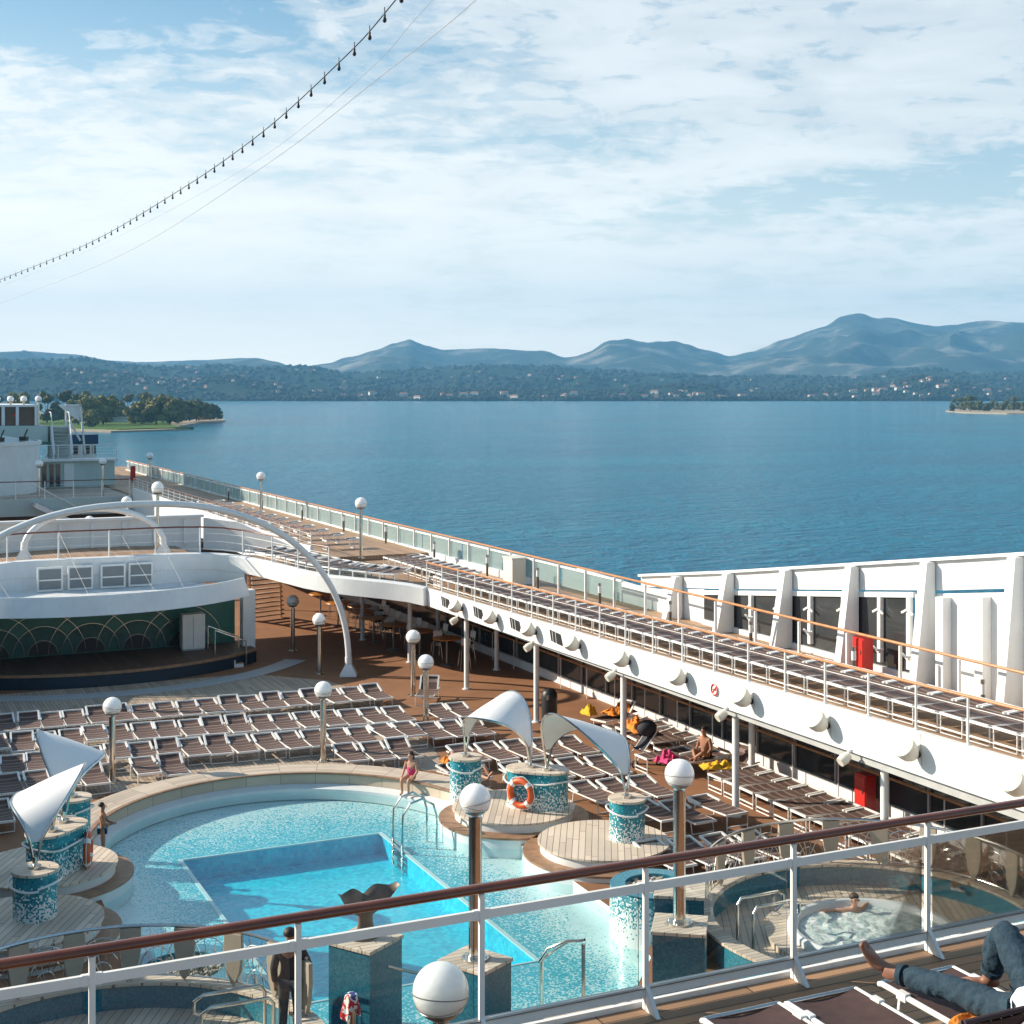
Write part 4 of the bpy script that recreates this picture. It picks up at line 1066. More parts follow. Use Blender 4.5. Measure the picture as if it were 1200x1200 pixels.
# walls on the terrace with doors
tw = thing('terrace_wall', 'grey green wall with doors and dark oval windows behind the aft terrace', 'wall', (14, 109, 3.2))
mb = MB(); mb.b2((12.9, 109, 3.2), (18.6, 109.3, 5.1)); mb.build('wall', M['greyteal'], tw, smooth=False)
mb = MB(); mb.b2((12.8, 108.6, 5.103), (18.8, 110, 5.25)); mb.build('ledge', M['white'], tw, smooth=False)
for x in (13.5, 14.0, 14.45):
    mb = MB(); mb.b2((x, 108.9, 3.3), (x + .28, 108.997, 4.9)); mb.build('door_glass', M['window'], tw, smooth=False)
mb = MB(); mb.b2((15.0, 108.92, 3.25), (15.7, 108.997, 4.95)); mb.build('door', M['white'], tw, smooth=False)
railing('upper_terrace_railing', 'railing along the ledge over the grey green terrace wall', [(12.9, 108.7, 5.26), (18.7, 108.7, 5.26)], 'white2', 4, 1.0, .8, .03)

# ---------------------------------------------------------------- outer balustrade and wind wall
bl = thing('glass_balustrade', 'green tinted glass balustrade with teak handrail along the ship side', 'balustrade', (23.05, 60, 3.1))
y0, y1 = 41.0, 129.0
mb = MB(); mb.tube([(23.05, 8, 4.16), (23.05, y1, 4.16)], .036, 8); mb.build('handrail', M['railorange'], bl)
mb = MB(); mb.b2((23.0, y0, 4.02), (23.1, y1, 4.08)); mb.build('top_bar', M['white2'], bl, smooth=False)
mb = MB(); mb.b2((22.93, 48.0, 3.101), (23.2, y1, 3.36)); mb.build('kerb', M['white'], bl, smooth=False)
for k in range(20):
    a = y0 + (y1 - y0) * k / 20
    mb = MB(); mb.b2((23.04, a + .05, 3.37), (23.06, a + (y1 - y0) / 20 - .05, 4.015)); mb.build('glass_pane', M['glassg'], bl, smooth=False)
me = None
for k in range(58):
    y = 13.4 + k * 2.0
    if me is None:
        m1 = MB(); m1.box((0, 0, .52), (.07, .05, 1.02)); me = m1.mesh('post', M['white2'], False)
    c = bpy.data.objects.new('post', me); COL.objects.link(c); c.parent = bl; c.location = Vector((22.98, y, 3.1)) - bl.location

def wind_wall(s):
    ww = thing('wind_wall', 'tall white wind wall with dark windows rising towards the viewer' if s > 0 else 'tall white wind wall on the side outside the view', 'wall', (mx(24, s), 25, 3.1))
    top = lambda y: min(6.9, 4.12 + max(0, 41 - y) * .147)
    def slab(name, x0, x1, ya, yb, za, zb, m, n=6):
        """slab between y=ya..yb whose lower and upper edges follow functions of y"""
        mb = MB(); vs = []
        for i in range(n + 1):
            y = ya + (yb - ya) * i / n
            for x, z in ((x0, za(y)), (x1, za(y)), (x1, zb(y)), (x0, zb(y))): vs.append((mx(x, s), y, z))
        fs = []
        for i in range(n):
            for k in range(4): fs.append((i * 4 + k, i * 4 + (k + 1) % 4, i * 4 + 4 + (k + 1) % 4, i * 4 + 4 + k))
        fs += [(0, 1, 2, 3), tuple(n * 4 + k for k in range(4))]
        mb.add(vs, fs); mb.build(name, m, ww, smooth=False)
    cst = lambda z: (lambda y: z)
    band = lambda y: top(y) - min(.75, .36 + (41 - y) * .027)
    slab('top_band', 23.98, 24.1, -6, 41.4, band, lambda y: top(y) - .02, M['white'], 10)
    slab('coping', 23.86, 24.2, -6, 41.4, lambda y: top(y) - .018, lambda y: top(y) + .06, M['white'], 10)
    head = lambda y: band(y) - .05
    slab('head_rail', 23.95, 24.05, 28.1, 37.6, lambda y: head(y) - .13, head, M['white2'])
    slab('window_pane', 24.0, 24.02, 28.2, 37.6, cst(3.25), lambda y: head(y) - .135, M['window'])
    slab('sill', 23.9, 24.1, 28.1, 37.6, cst(3.1), cst(3.245), M['white'])
    slab('solid_panel', 24.0, 24.1, 37.62, 46, cst(3.1), lambda y: min(band(y) - .02, 3.95 if y > 41 else 9), M['white'])
    slab('solid_panel', 23.99, 24.1, -6, 28.05, cst(3.1), lambda y: head(y) - .05, M['white'])
    for y in (28.2, 29.3, 30.75, 32.2, 33.6, 35.0, 36.4):
        mb = MB(); mb.b2((min(mx(23.88, s), mx(23.99, s)), y - .06, 3.35), (max(mx(23.88, s), mx(23.99, s)), y + .06, head(y) - .1)); mb.build('mullion', M['white2'], ww, smooth=False)
        for z in (3.62, head(y) - .42):
            mb = MB(); xx = mx(23.86, s)
            mb.beam((xx, y - .2, z + (.1 if z < 4 else -.1)), (xx, y, z), .04, .05); mb.beam((xx, y + .2, z + (.1 if z < 4 else -.1)), (xx, y, z), .04, .05); mb.build('clamp', M['white2'], ww, smooth=False)
    for y in (26.9, 25.6, 23.2, 21.3, 19.6, 18.0):
        mb = MB(); x0, x1 = sorted((mx(23.72, s), mx(23.985, s))); mb.b2((x0, y - .13, 3.1), (x1, y + .13, head(y) - .1)); mb.build('rib', M['white'], ww, smooth=False)
    for k in range(12):
        y = 38.9 - k * 2.87
        if y > 41: continue
        mb = MB(); t = top(y) - .03
        mb.plate([(mx(23.34, s), y - .13, 3.101), (mx(23.95, s), y - .13, 3.101), (mx(23.95, s), y - .13, t), (mx(23.70, s), y - .13, t)], (0, 1, 0), .26); mb.build('buttress', M['white'], ww, smooth=False, bevel=.012)
        mb = MB(); mb.plate([(mx(23.9, s), y + .16, t - .05), (mx(23.9, s), y + .75, t - .3), (mx(23.9, s), y + .16, t - .75)], (s, 0, 0), .05); mb.build('gusset', M['white'], ww, smooth=False)
    return ww
wind_wall(1); wind_wall(-1)
# ---------------------------------------------------------------- globe lamps
def lamp_proto(pole, pr, gr):
    o = thing('globe_lamp', '', 'lamp')
    mb = MB(); mb.cyl((0, 0, 0), (0, 0, .03), pr * 2.1, 20); mb.cyl((0, 0, .03), (0, 0, .07), pr * 1.25, 16)
    for k in range(4): mb.cyl((pr * 1.7 * math.cos(k * 1.57), pr * 1.7 * math.sin(k * 1.57), .03), (pr * 1.7 * math.cos(k * 1.57), pr * 1.7 * math.sin(k * 1.57), .05), .014, 6)
    mb.build('base', M['steel'], o)
    mb = MB(); mb.cyl((0, 0, .03), (0, 0, pole), pr, 20); mb.build('pole', M['steel'], o)
    z = pole + gr * 1.05
    mb = MB(); mb.lathe([(0, pole), (pr * .55, pole), (pr * .4, pole + .05), (gr * .55, z - gr * .86), (gr * .82, z - gr * .62), (gr * .80, z - gr * .60), (0, z - gr * .8)], n=24); mb.build('cup', M['darksteel'], o)
    mb = MB(); mb.sphere((0, 0, z), gr, 28, 18); gb_ = mb.build('globe', M['globe'], o)
    mb = MB()
    for zz, t in ((-.35, .35), (-.12, -.3)):
        q = gr * math.cos(math.asin(zz)) * 1.005
        mb.tube([(q * math.cos(a), q * math.sin(a), z + zz * gr + t * gr * .45 * math.cos(a)) for a in [2 * math.pi * i / 36 for i in range(36)]] if False else
                [Vector((math.cos(a) * math.cos(t * .6), math.sin(a), math.cos(a) * math.sin(t * .6))) * gr * math.cos(math.asin(zz)) * 1.004 + Vector((-math.sin(t * .6) * zz * gr, 0, z + zz * gr * math.cos(t * .6))) for a in [2 * math.pi * i / 36 for i in range(36)]], .005, 5, closed=True)
    mb.build('hoop', M['darksteel'], gb_)
    return o
LP = lamp_proto(1.70, .085, .245); LPT = lamp_proto(2.24, .105, .25); LPS = lamp_proto(2.0, .07, .25)
used = set()
def lamp(proto, x, y, z, label, group=None, sc=1.0):
    if id(proto) in used: o = copy_tree(proto)
    else: used.add(id(proto)); o = proto
    o.location = (x, y, z); o['label'] = label; o.scale = (1, 1, sc) if sc != 1 else (1, 1, 1)
    if 'group' in o: del o['group']
    if group: o['group'] = group
    o.rotation_euler = (0, 0, rnd.uniform(0, 6)); return o
lamp(LP, 6.55, 38.75, 0, 'globe lamp among the deck loungers above the white sail on the left')
lamp(LP, 12.17, 38.4, 0, 'globe lamp by the far rim of the pool, in the middle of the lounger rows')
lamp(LP, 16.23, 40.99, 0, 'globe lamp nearer the pool of the two close together by the lounger rows')
lamp(LP, 17.52, 45.4, 0, 'globe lamp farther off of the two close together by the lounger rows')
lamp(LP, 15.78, 50.27, 0, 'globe lamp on the shaded deck in front of the lower end of the great arch')
lamp(LP, 16.24, 55.16, 0, 'shaded globe lamp under the balcony beside the stairs')
lamp(LPT, 9.13, 20.95, 1.26, 'tall globe lamp on the mosaic pedestal near the middle of the front handrail')
lamp(LPT, 12.85, 20.9, 1.26, 'tall globe lamp on the teak topped pedestal beside the right whirlpool')
lamp(LPS, 19.62, 56.8, 3.3, 'globe lamp at the near end of the far promenade railing')
lamp(LPS, 20.9, 77.0, 3.3, 'globe lamp halfway along the far promenade')
lamp(LPS, 20.2, 104.0, 3.3, 'globe lamp at the far end of the promenade, by the glass balustrade')
lamp(LPS, 12.0, 60.2, 3.66, 'globe lamp on the balcony behind the great arch', sc=1.12)
lamp(LP, 12.5, 70.0, 3.0, 'small globe lamp seen just above the top of the great arch')
lamp(LP, 11.4, 74.0, 1.8, 'small globe lamp behind the panelled balcony wall')
lamp(LPS, 11.95, 98.0, 3.2, 'shaded globe lamp on the aft terrace in front of the drum')
lamp(LPS, 16.2, 99.5, 3.2, 'shaded globe lamp on the aft terrace in front of the hut')
for k, x in enumerate((11.35, 12.3, 13.25, 14.3)):
    lamp(LP, x - .35, 113.4 if False else 115.0, 7.62, 'globe lamp in the row on the highest deck at the stern', 'lamps on the highest stern deck')
lamp(LPS, 4.84, 11.87, 2.64, 'large globe lamp close behind the glass of the front handrail', sc=1.0)
# what the last lamp stands on
mb = MB(); mb.b2((4.5, 11.5, 0), (5.2, 12.2, 2.635)); mb2 = MB()
fp = thing('lamp_plinth', 'tall plinth under the large globe lamp below the front handrail', 'plinth', (4.84, 11.87, 0)); mb.build('body', M['mosblue'], fp, smooth=False)

# sconces and vents on the gallery fascia
sc = thing('fascia_sconce', 'cream bowl light fixed on the white gallery fascia', 'wall lamp', (0, 0, 0), 0, 'bowl lights along the gallery fascia')
mb = MB(); mb.cyl((0, 0, 0), (-.14, 0, -.01), .075, 12); mb.build('neck', M['black'], sc)
ax = Vector((-.75, .0, .66)).normalized()
mb = MB(); q = [(0, -.02), (.12, -.02), (.19, .08), (.225, .22), (.215, .30), (.12, .345), (0, .36)]
mb.lathe(q, n=20); rotm = Vector((0, 0, 1)).rotation_difference(ax).to_matrix()
mb.v = [tuple(rotm @ Vector(p) + Vector((-.13, 0, -.02))) for p in mb.v]; mb.build('bowl', M['cream'], sc)
for k in range(13):
    y = 44.86 - k * 2.83
    o = sc if k == 0 else copy_tree(sc)
    o.location = (19.075, y, (FZT(y) + FZB(y)) / 2)
vn = thing('fascia_vent', 'dark slotted vent in the gallery fascia between two bowl lights', 'vent', (0, 0, 0), 0, 'dark vents in the gallery fascia')
mb = MB(); mb.plate([(0, -.42, -.17), (0, .30, -.13), (0, .42, .19), (0, -.30, .15)], (-1, 0, 0), .012); mb.build('opening', M['black'], vn, smooth=False)
for k in range(2):
    mb = MB(); mb.plate([(-.013, -.02 + k * .2 - .05, -.15), (-.013, 0 + k * .2 - .05, -.15), (-.013, .08 + k * .2 - .05, .16), (-.013, .06 + k * .2 - .05, .16)], (-1, 0, 0), .01); mb.build('slat', M['white2'], vn, smooth=False)
for k, y in enumerate((46.3, 43.5, 40.65, 37.85)):
    o = vn if k == 0 else copy_tree(vn)
    o.location = (19.072, y, (FZT(y) + FZB(y)) / 2 + .02)
sign = thing('round_sign', 'small round red ringed no smoking sign on the gallery fascia', 'sign', (19.06, 29.4, 3.08))
mb = MB(); mb.cyl((19.075, 29.4, 3.05), (19.055, 29.4, 3.05), .15, 24); mb.build('disc', M['white2'], sign)
mb = MB(); mb.tube([(19.05, 29.4 + .13 * math.cos(a), 3.05 + .13 * math.sin(a)) for a in [2 * math.pi * i / 24 for i in range(24)]], .022, 6, closed=True); mb.beam((19.05, 29.31, 3.14), (19.05, 29.49, 2.96), .015, .03); mb.build('red_ring', M['red'], sign)
mb = MB(); mb.b2((19.046, 29.33, 3.035), (19.054, 29.47, 3.065)); mb.build('cigarette', M['black'], sign, smooth=False)
spk = thing('deck_speaker', 'small white loudspeaker under the edge of the gallery fascia', 'speaker', (0, 0, 0), 0, 'loudspeakers under the gallery edge')
mb = MB(); mb.lathe([(0, -.13), (.10, -.13), (.12, .0), (.085, .13), (0, .13)], n=14); rotm = Matrix.Rotation(R(60), 3, 'Y'); mb.v = [tuple(rotm @ Vector(p)) for p in mb.v]; mb.build('body', M['cream'], spk)
mb = MB(); mb.cyl((0, 0, 0), (.16, 0, .18), .03, 8); mb.build('bracket', M['white2'], spk)
for k, y in enumerate((45.2, 39.4, 34.3, 28.9, 24.3)):
    o = spk if k == 0 else copy_tree(spk); o.location = (18.92, y, FZB(y) - .12)

# slim bollard lights along the glass balustrade
bd = thing('bollard_light', 'slim bollard light with a brown foot and white head beside the balustrade', 'bollard light', (0, 0, 0), 0, 'bollard lights along the promenade')
mb = MB(); mb.cyl((0, 0, 0), (0, 0, .52), .05, 10); mb.build('foot', M['bronze'], bd)
mb = MB(); mb.cyl((0, 0, .52), (0, 0, .74), .058, 10); mb.build('head', M['white2'], bd)
mb = MB(); mb.cyl((0, 0, .74), (0, 0, .84), .05, 10); mb.build('cap', M['darksteel'], bd)
for k, y in enumerate([24.2, 28.6, 33.0, 37.2, 41.6, 46.2, 50.6, 56, 62, 68, 75, 83, 91]):
    o = bd if k == 0 else copy_tree(bd); o.location = (22.55 if y < 58 else 22.6, y, 3.1 if y < 57.6 else 3.3)
# red cabinets
def cabinet(loc, rz, label, hgt=1.0):
    o = thing('fire_cabinet', label, 'cabinet', loc)
    ca, sa = math.cos(rz), math.sin(rz)
    mb = MB(); mb.box((loc[0], loc[1], loc[2] + .12 + hgt / 2), (.30, .44, hgt), rz); mb.build('body', M['red'], o, smooth=False, bevel=.015)
    mb = MB(); mb.box((loc[0] - .165 * ca, loc[1] - .165 * sa, loc[2] + .12 + hgt / 2), (.012, .38, hgt - .1), rz); mb.build('door', M['red'], o, smooth=False)
    mb = MB(); mb.box((loc[0] - .18 * ca - .12 * -sa, loc[1] - .18 * sa - .12 * ca, loc[2] + .12 + hgt * .55), (.02, .03, .12), rz); mb.build('handle', M['steel'], o, smooth=False)
    for s in (-.16, .16):
        mb = MB(); mb.box((loc[0] - s * sa, loc[1] + s * ca, loc[2] + .06), (.2, .05, .12), rz); mb.build('leg', M['darksteel'], o, smooth=False)
cabinet((23.35, 29.25, 3.1), 0, 'red fire cabinet standing on the promenade in front of the wind wall', .82)
cabinet((22.5, 28.1, 0), 0, 'red fire cabinet in the shade under the promenade gallery', .85)
cabinet((20.4, 111.6, 3.3), 0, 'small dark red cabinet far off by the stern end of the balustrade', 1.1)
o = thing('deck_locker', 'cream locker box at the glass balustrade', 'locker', (22.7, 48.3, 3.1))
mb = MB(); mb.b2((22.35, 47.9, 3.1), (22.9, 48.7, 4.05)); mb.build('body', M['cream'], o, smooth=False, bevel=.02)
mb = MB(); mb.b2((22.32, 47.87, 4.053), (22.93, 48.73, 4.1)); mb.build('lid', M['cream'], o, smooth=False)
o = thing('litter_bin', 'dark brown domed litter bin on the sunlit deck under the gallery', 'bin', (19.76, 39.9, 0))
mb = MB(); mb.lathe([(0, .0), (.24, .0), (.25, .8), (.23, .95), (.15, 1.05), (0, 1.09)], (19.85, 39.85, 0), 20); mb.build('body', M['black'], o)
mb = MB(); mb.box((19.72, 39.64, .85), (.22, .03, .14), R(32)); mb.build('flap', M['darksteel'], o)

# ---------------------------------------------------------------- sun loungers
def lounger_proto(raise_deg, Hs=.33, ladder=False):
    """lies along y, head at +y; origin on the deck under its middle"""
    o = thing('sun_lounger', '', 'lounger')
    Wd = .60; yb = .27; L2 = .78
    a = R(raise_deg); ex, ez = (L2 - yb) * math.cos(a), (L2 - yb) * math.sin(a)
    mb = MB()
    for s in (-1, 1):
        mb.beam((s * Wd / 2, -L2, Hs), (s * Wd / 2, yb + .05, Hs - .012), .024, .03)
        mb.beam((s * Wd / 2, yb + .05, Hs - .012), (s * Wd / 2, L2 - .05, Hs - .012), .03, .03)
    mb.beam((-Wd / 2, -L2 + .02, Hs), (Wd / 2, -L2 + .02, Hs), .04, .05); mb.build('frame', M['white2'], o, smooth=False)
    mb = MB(); mb.grid(lambda u, v: ((u - .5) * (Wd + .01), -L2 + .05 + v * (yb + L2 - .05), Hs + .012 - .03 * math.sin(math.pi * u) * math.sin(math.pi * v)), 4, 6)
    mb.build('seat', M['slings'], o)
    bk = MB()
    bk.grid(lambda u, v: ((u - .5) * (Wd - .03), yb + .02 + ex * v, Hs + .014 + ez * v - .025 * math.sin(math.pi * u) * math.sin(math.pi * v)), 4, 5)
    bo = bk.build('backrest', M['slings'], o)
    mb = MB()
    for s in (-1, 1): mb.beam((s * (Wd / 2 - .005), yb, Hs + .02), (s * (Wd / 2 - .005), yb + ex, Hs + .02 + ez), .052, .045)
    mb.beam((-Wd / 2, yb + ex, Hs + .02 + ez), (Wd / 2, yb + ex, Hs + .02 + ez), .04, .04)
    if raise_deg > 8: mb.tube([(-Wd / 2 + .05, yb + ex * .6, Hs + ez * .6), (-Wd / 2 + .05, yb + ex * .75, Hs)], .012, 5); mb.tube([(Wd / 2 - .05, yb + ex * .6, Hs + ez * .6), (Wd / 2 - .05, yb + ex * .75, Hs)], .012, 5)
    mb.build('backrest_frame', M['white2'], bo, smooth=False)
    if ladder:
        mb = MB()
        for q in (.12,): mb.beam((-Wd / 2, -L2 + .03, q), (Wd / 2, -L2 + .03, q), .025, .03)
        mb.build('crossbars', M['white2'], o, smooth=False)
    for y, sl in (((-L2 + .03, 0), (L2 - .32, .06)) if ladder else ((-L2 + .18, -.06), (L2 - .32, .06))):
        mb = MB(); mb.tube([(-Wd / 2, y, Hs), (-Wd / 2, y + sl, .02), (Wd / 2, y + sl, .02), (Wd / 2, y, Hs)], .017, 6); mb.build('leg_frame', M['white2'], o)
    return o
LG = [lounger_proto(12, .29), lounger_proto(21, .29), lounger_proto(4, .40, True), lounger_proto(50)]
lused = set()
def lounger(k, x, y, z, rz, label, group=None, tilt=0.0):
    p = LG[k]
    if k in lused: o = copy_tree(p)
    else: lused.add(k); o = p
    o.location = (x, y, z); o.rotation_euler = (tilt, 0, rz); o['label'] = label
    if 'group' in o: del o['group']
    if group: o['group'] = group
    return o
LAMPS = [(6.55, 38.75), (12.17, 38.4), (16.23, 40.99), (17.52, 45.4)]
rows = [('first', 39.22, 3.3, 14.6), ('second', 41.1, 2.9, 17.3), ('third', 43.5, 2.7, 18.1), ('fourth', 46.1, 2.5, 16.4)]
for nm, yh, xa, xb in rows:
    n = int((xb - xa) / .675)
    for k in range(n + 1):
        x = xa + k * .675 + rnd.uniform(-.035, .035); y = yh - .14 * max(0, x - 8) * (1.0 if nm != 'fourth' else .35) + rnd.uniform(-.05, .05) - .9
        if ((x - 9.4) / 5.7) ** 2 + ((y - .80 - 31.6) / 5.9) ** 2 < 1: continue
        if any(abs(x - lx) < .45 and abs(y - ly) < 1.1 for lx, ly in LAMPS): continue
        lounger(rnd.choice([0, 0, 1, 0, 2]) if nm != 'fourth' else rnd.choice([0, 1]), x, y, .004, R(rnd.uniform(-3, 3)) - .03,
                'brown lounger with white frame in the %s row of the deck beyond the pool' % nm, '%s row of deck loungers beyond the pool' % nm)
for k, (x, y) in enumerate([(1.2, 33.2), (1.9, 33.25), (1.35, 35.6), (2.05, 35.7), (2.75, 35.75), (3.45, 35.9)]):
    lounger(0, x, y, 0, 0, 'shaded lounger behind the left-hand sails', 'loungers behind the left-hand sails')
# rows between the pool and the gallery
for nm, yc, xa, xb in (('far', 36.3, 15.6, 19.1), ('second', 33.9, 16.1, 19.0), ('middle', 31.5, 16.9, 19.0), ('fourth', 29.2, 17.3, 19.0), ('near', 26.6, 16.0, 18.6)):
    n = int((xb - xa) / .78)
    for k in range(n + 1):
        x = xa + k * .78
        lounger(rnd.choice([0, 0, 2]), x, yc + rnd.uniform(-.06, .06) - .1 * k, 0, R(rnd.uniform(-3, 3)) + .05, 'sunlit brown lounger in the %s row between the sails and the gallery columns' % nm, '%s row of loungers between sails and gallery' % nm)
for k in range(13):
    lounger(2, 21.0, 22.7 + k * .71, 0, R(-90 + rnd.uniform(-1.5, 1.5)), 'flat brown lounger in the long row under the edge of the promenade gallery', 'flat loungers under the gallery edge')
for k, y in enumerate((33.9, 34.6, 35.4, 36.1, 36.9)):
    lounger(2 if k % 2 else 0, 21.35, y + .6, 0, R(-90 + rnd.uniform(-4, 4)), 'brown lounger farther along under the gallery, behind the sunbathers', 'loungers under the gallery behind the sunbathers')
# promenade gallery: one long row, feet to the inner rail
for k in range(60):
    y = 12.5 + k * .715
    lounger(2, 20.28 if y < 48.4 else 20.7, y, (FZT(y) - .05) if y < 48.2 else 3.12, R(-90 + rnd.uniform(-1.2, 1.2)), 'brown lounger in the long row on the raised promenade gallery', 'loungers in the row on the promenade gallery')
PP = [Vector(p) for p in HALF[5:-2]]
for k in range(13):
    t = k / 12 * (len(PP) - 1.001); i = int(t); p = PP[i].lerp(PP[i + 1], t - i); d = (PP[i + 1] - PP[i]).normalized()
    nv = Vector((-d.y, d.x, 0)); nv.normalize()
    c = p + nv * 1.0
    lounger(2, c.x, c.y, p.z - .16, math.atan2(nv.y, nv.x) - math.pi / 2, 'lounger on the curved wing of the balcony', 'loungers on the curved balcony wing')
lounger(3, 17.6, 44.3, 0, R(-30), 'dark lounger with its backrest raised behind the farther close-set lamp')
for k in range(12):
    lounger(2, 20.0, 60.5 + k * 2.2, 3.3, R(-90), 'lounger standing along the far promenade', 'loungers along the far promenade')

# ---------------------------------------------------------------- whirlpools
def whirlpool(cx, cy, which, b0, b1):
    R0 = 3.1
    rg = thing('whirlpool_platform', '%s round whirlpool platform with a blue mosaic parapet' % which, 'whirlpool', (cx, cy, -.3))
    mb = MB(); mb.lathe([(1.4, .06), (R0, .06), (R0, -.31)], (cx, cy, 0), 64); mb.build('platform', M['plankd'], rg, smooth=False)
    a0, a1 = (R(-75), R(205))
    mb = MB(); mb.lathe([(R0 - .11, .03), (R0 - .11, .44), (R0 + .11, .44), (R0 + .11, -.31), (R0 - .11, .03)], (cx, cy, 0), 72, a0, a1); mb.build('parapet', M['mosband'], rg)
    mb = MB(); mb.lathe([(R0 - .15, .442), (R0 - .15, .49), (R0 + .15, .49), (R0 + .15, .442), (R0 - .15, .442)], (cx, cy, 0), 72, a0, a1); mb.build('coping', M['planky'], rg)
    mb = MB(); mb.lathe([(1.58, .061), (1.58, .27), (1.52, .31), (1.44, .30), (1.38, .22), (1.30, .0), (.95, -.05), (.85, -.25), (0, -.28)], (cx, cy, 0), 56); mb.build('tub', M['ring'], rg)
    mb = MB(); mb.lathe([(1.585, .062), (1.98, .062), (1.98, .16), (1.585, .16)], (cx, cy, 0), 56, R(30), R(330)); mb.build('tub_step', M['planky'], rg)
    def fn(u, v):
        r = 1.36 * v; a = 2 * math.pi * u
        x, y = r * math.cos(a), r * math.sin(a)
        return (cx + x, cy + y, .20 + .06 * noise.fractal(Vector((x * 4, y * 4, cx)), 1, 2, 4) * (1 - v ** 6))
    mb = MB(); mb.grid(fn, 90, 40, True); mb.build('bubbling_water', M['foam'], rg)
    # railing round the platform
    rl = thing('whirlpool_railing', 'curved railing with web-like arches and beige shield plates round the %s whirlpool' % which, 'railing', (cx, cy, .49))
    def rp(a, z, dr=0): return Vector((cx + (R0 + dr) * math.cos(a), cy + (R0 + dr) * math.sin(a), z))
    mb = MB(); mb.tube([rp(b0 + (b1 - b0) * i / 70, 1.38) for i in range(71)], .03, 8); mb.build('handrail', M['steel'], rl)
    mb = MB(); mb.tube([rp(b0 + (b1 - b0) * i / 70, .56) for i in range(71)], .014, 6); mb.build('lower_rail', M['steel'], rl)
    nseg = 11
    for k in range(nseg):
        ac = b0 + (b1 - b0) * (k + .5) / nseg; hw = (b1 - b0) / nseg / 2
        mb = MB()
        for rr in (.24, .42, .60):
            mb.tube([rp(ac + hw * 1.0 * (rr / .6) * math.cos(t), .56 + rr * 1.1 * math.sin(t)) for t in [math.pi * i / 14 for i in range(15)]], .010, 5)
        for t in (-.75, -.3, .3, .75): mb.tube([rp(ac, .56), rp(ac + hw * t, 1.36 - abs(t) * .1)], .008, 5)
        mb.build('web_arch', M['steel'], rl)
        ae = b0 + (b1 - b0) * k / nseg
        P1 = [(-.17, .42), (.17, .42), (.18, .1), (.13, -.2), (.04, -.40), (0, -.42), (-.04, -.40), (-.13, -.2), (-.18, .1)]
        t_ = Vector((-math.sin(ae), math.cos(ae), 0)); nr = Vector((math.cos(ae), math.sin(ae), 0)); c0 = rp(ae, .93)
        mb = MB(); mb.plate([c0 + t_ * x + Vector((0, 0, z)) + nr * .03 for x, z in P1], -nr, .07); mb.build('shield_plate', M['shield'], rl, smooth=False, bevel=.01)
        mb = MB(); mb.cyl(c0 + Vector((0, 0, .40)), c0 + Vector((0, 0, .46)), .02, 8); mb.build('hanger', M['steel'], rl); mb = MB(); mb.cyl(rp(ae, .49), c0 - Vector((0, 0, .38)), .02, 8); mb.build('post', M['steel'], rl)
    # entry handrails
    for k, aa in enumerate((R(140), R(160))):
        pass
m, nt_, N_, L_, p_ = newmat('foaming_water')
co_ = position(nt_); f_ = noise_tex(nt_, co_, 7.0, 6, .7, 1.5)
L_.new(ramp(nt_, f_, [(.34, (.30, .50, .50)), (.48, (.62, .73, .71)), (.62, (.93, .94, .93))]), p_.inputs['Base Color']); p_.inputs['Roughness'].default_value = .2
bump(nt_, p_, f_, .8, .05); M['foam'] = m
whirlpool(17.38, 21.45, 'right-hand', R(-60), R(140))
whirlpool(3.56, 21.35, 'left-hand', R(8), R(190))
for sx, cx, cy, lab in ((1, 17.38, 21.45, 'right-hand'), (-1, 3.56, 21.35, 'left-hand')):
    o = thing('entry_handrail', 'pair of looped steel handrails beside the %s whirlpool tub' % lab, 'handrail', (cx - 2.0 * sx, cy + .5, .06))
    for k in (0, 1):
        y = cy + .75 - k * .5
        mb = MB(); mb.tube([(cx - 2.5 * sx, y, .06), (cx - 2.5 * sx, y, .85), (cx - 2.42 * sx, y, .95), (cx - 1.55 * sx, y + .1, .92), (cx - 1.42 * sx, y + .1, .84), (cx - 1.42 * sx, y + .1, .66), (cx - 1.55 * sx, y + .1, .58)], .028, 8); mb.build('rail', M['steel'], o)

# mosaic pedestals, whale tail, planters
def pedestal(cx, cy, wx, wy, rz, label, z1=1.2):
    o = thing('mosaic_pedestal', label, 'pedestal', (cx, cy, -.35), 0)
    mb = MB(); mb.box((cx, cy, (z1 - .35) / 2), (wx, wy, z1 + .35), rz); mb.build('mosaic_body', M['mosblue'], o, smooth=False)
    mb = MB(); mb.box((cx, cy, z1 + .03), (wx + .05, wy + .05, .058), rz); mb.build('teak_top', M['planky'], o, smooth=False, bevel=.008)
    return o
pedestal(7.85, 22.5, .86, .84, R(33), 'blue mosaic pedestal carrying the whale tail sculpture')
pedestal(9.13, 20.95, .74, .86, R(28), 'blue mosaic pedestal under the tall lamp in the middle')
pedestal(12.85, 20.88, .86, .85, R(-35), 'blue mosaic pedestal under the tall lamp by the right whirlpool')
pedestal(13.75, 22.35, .86, .80, R(-33), 'blue mosaic pedestal with a bare teak top behind the right-hand lamp pedestal')
def handrail_on(p, q, label):
    o = thing('grab_rail', label, 'handrail', p)
    mb = MB(); mb.cyl(p, q, .028, 8); mb.build('rail', M['steel'], o)
    mb = MB(); mb.cyl(q, (q[0], q[1], q[2] - .55), .022, 8); mb.build('bracket', M['steel'], o)
handrail_on((8.06, 22.02, .93), (8.95, 21.9, .62), 'short slanting grab rail on the whale tail pedestal')
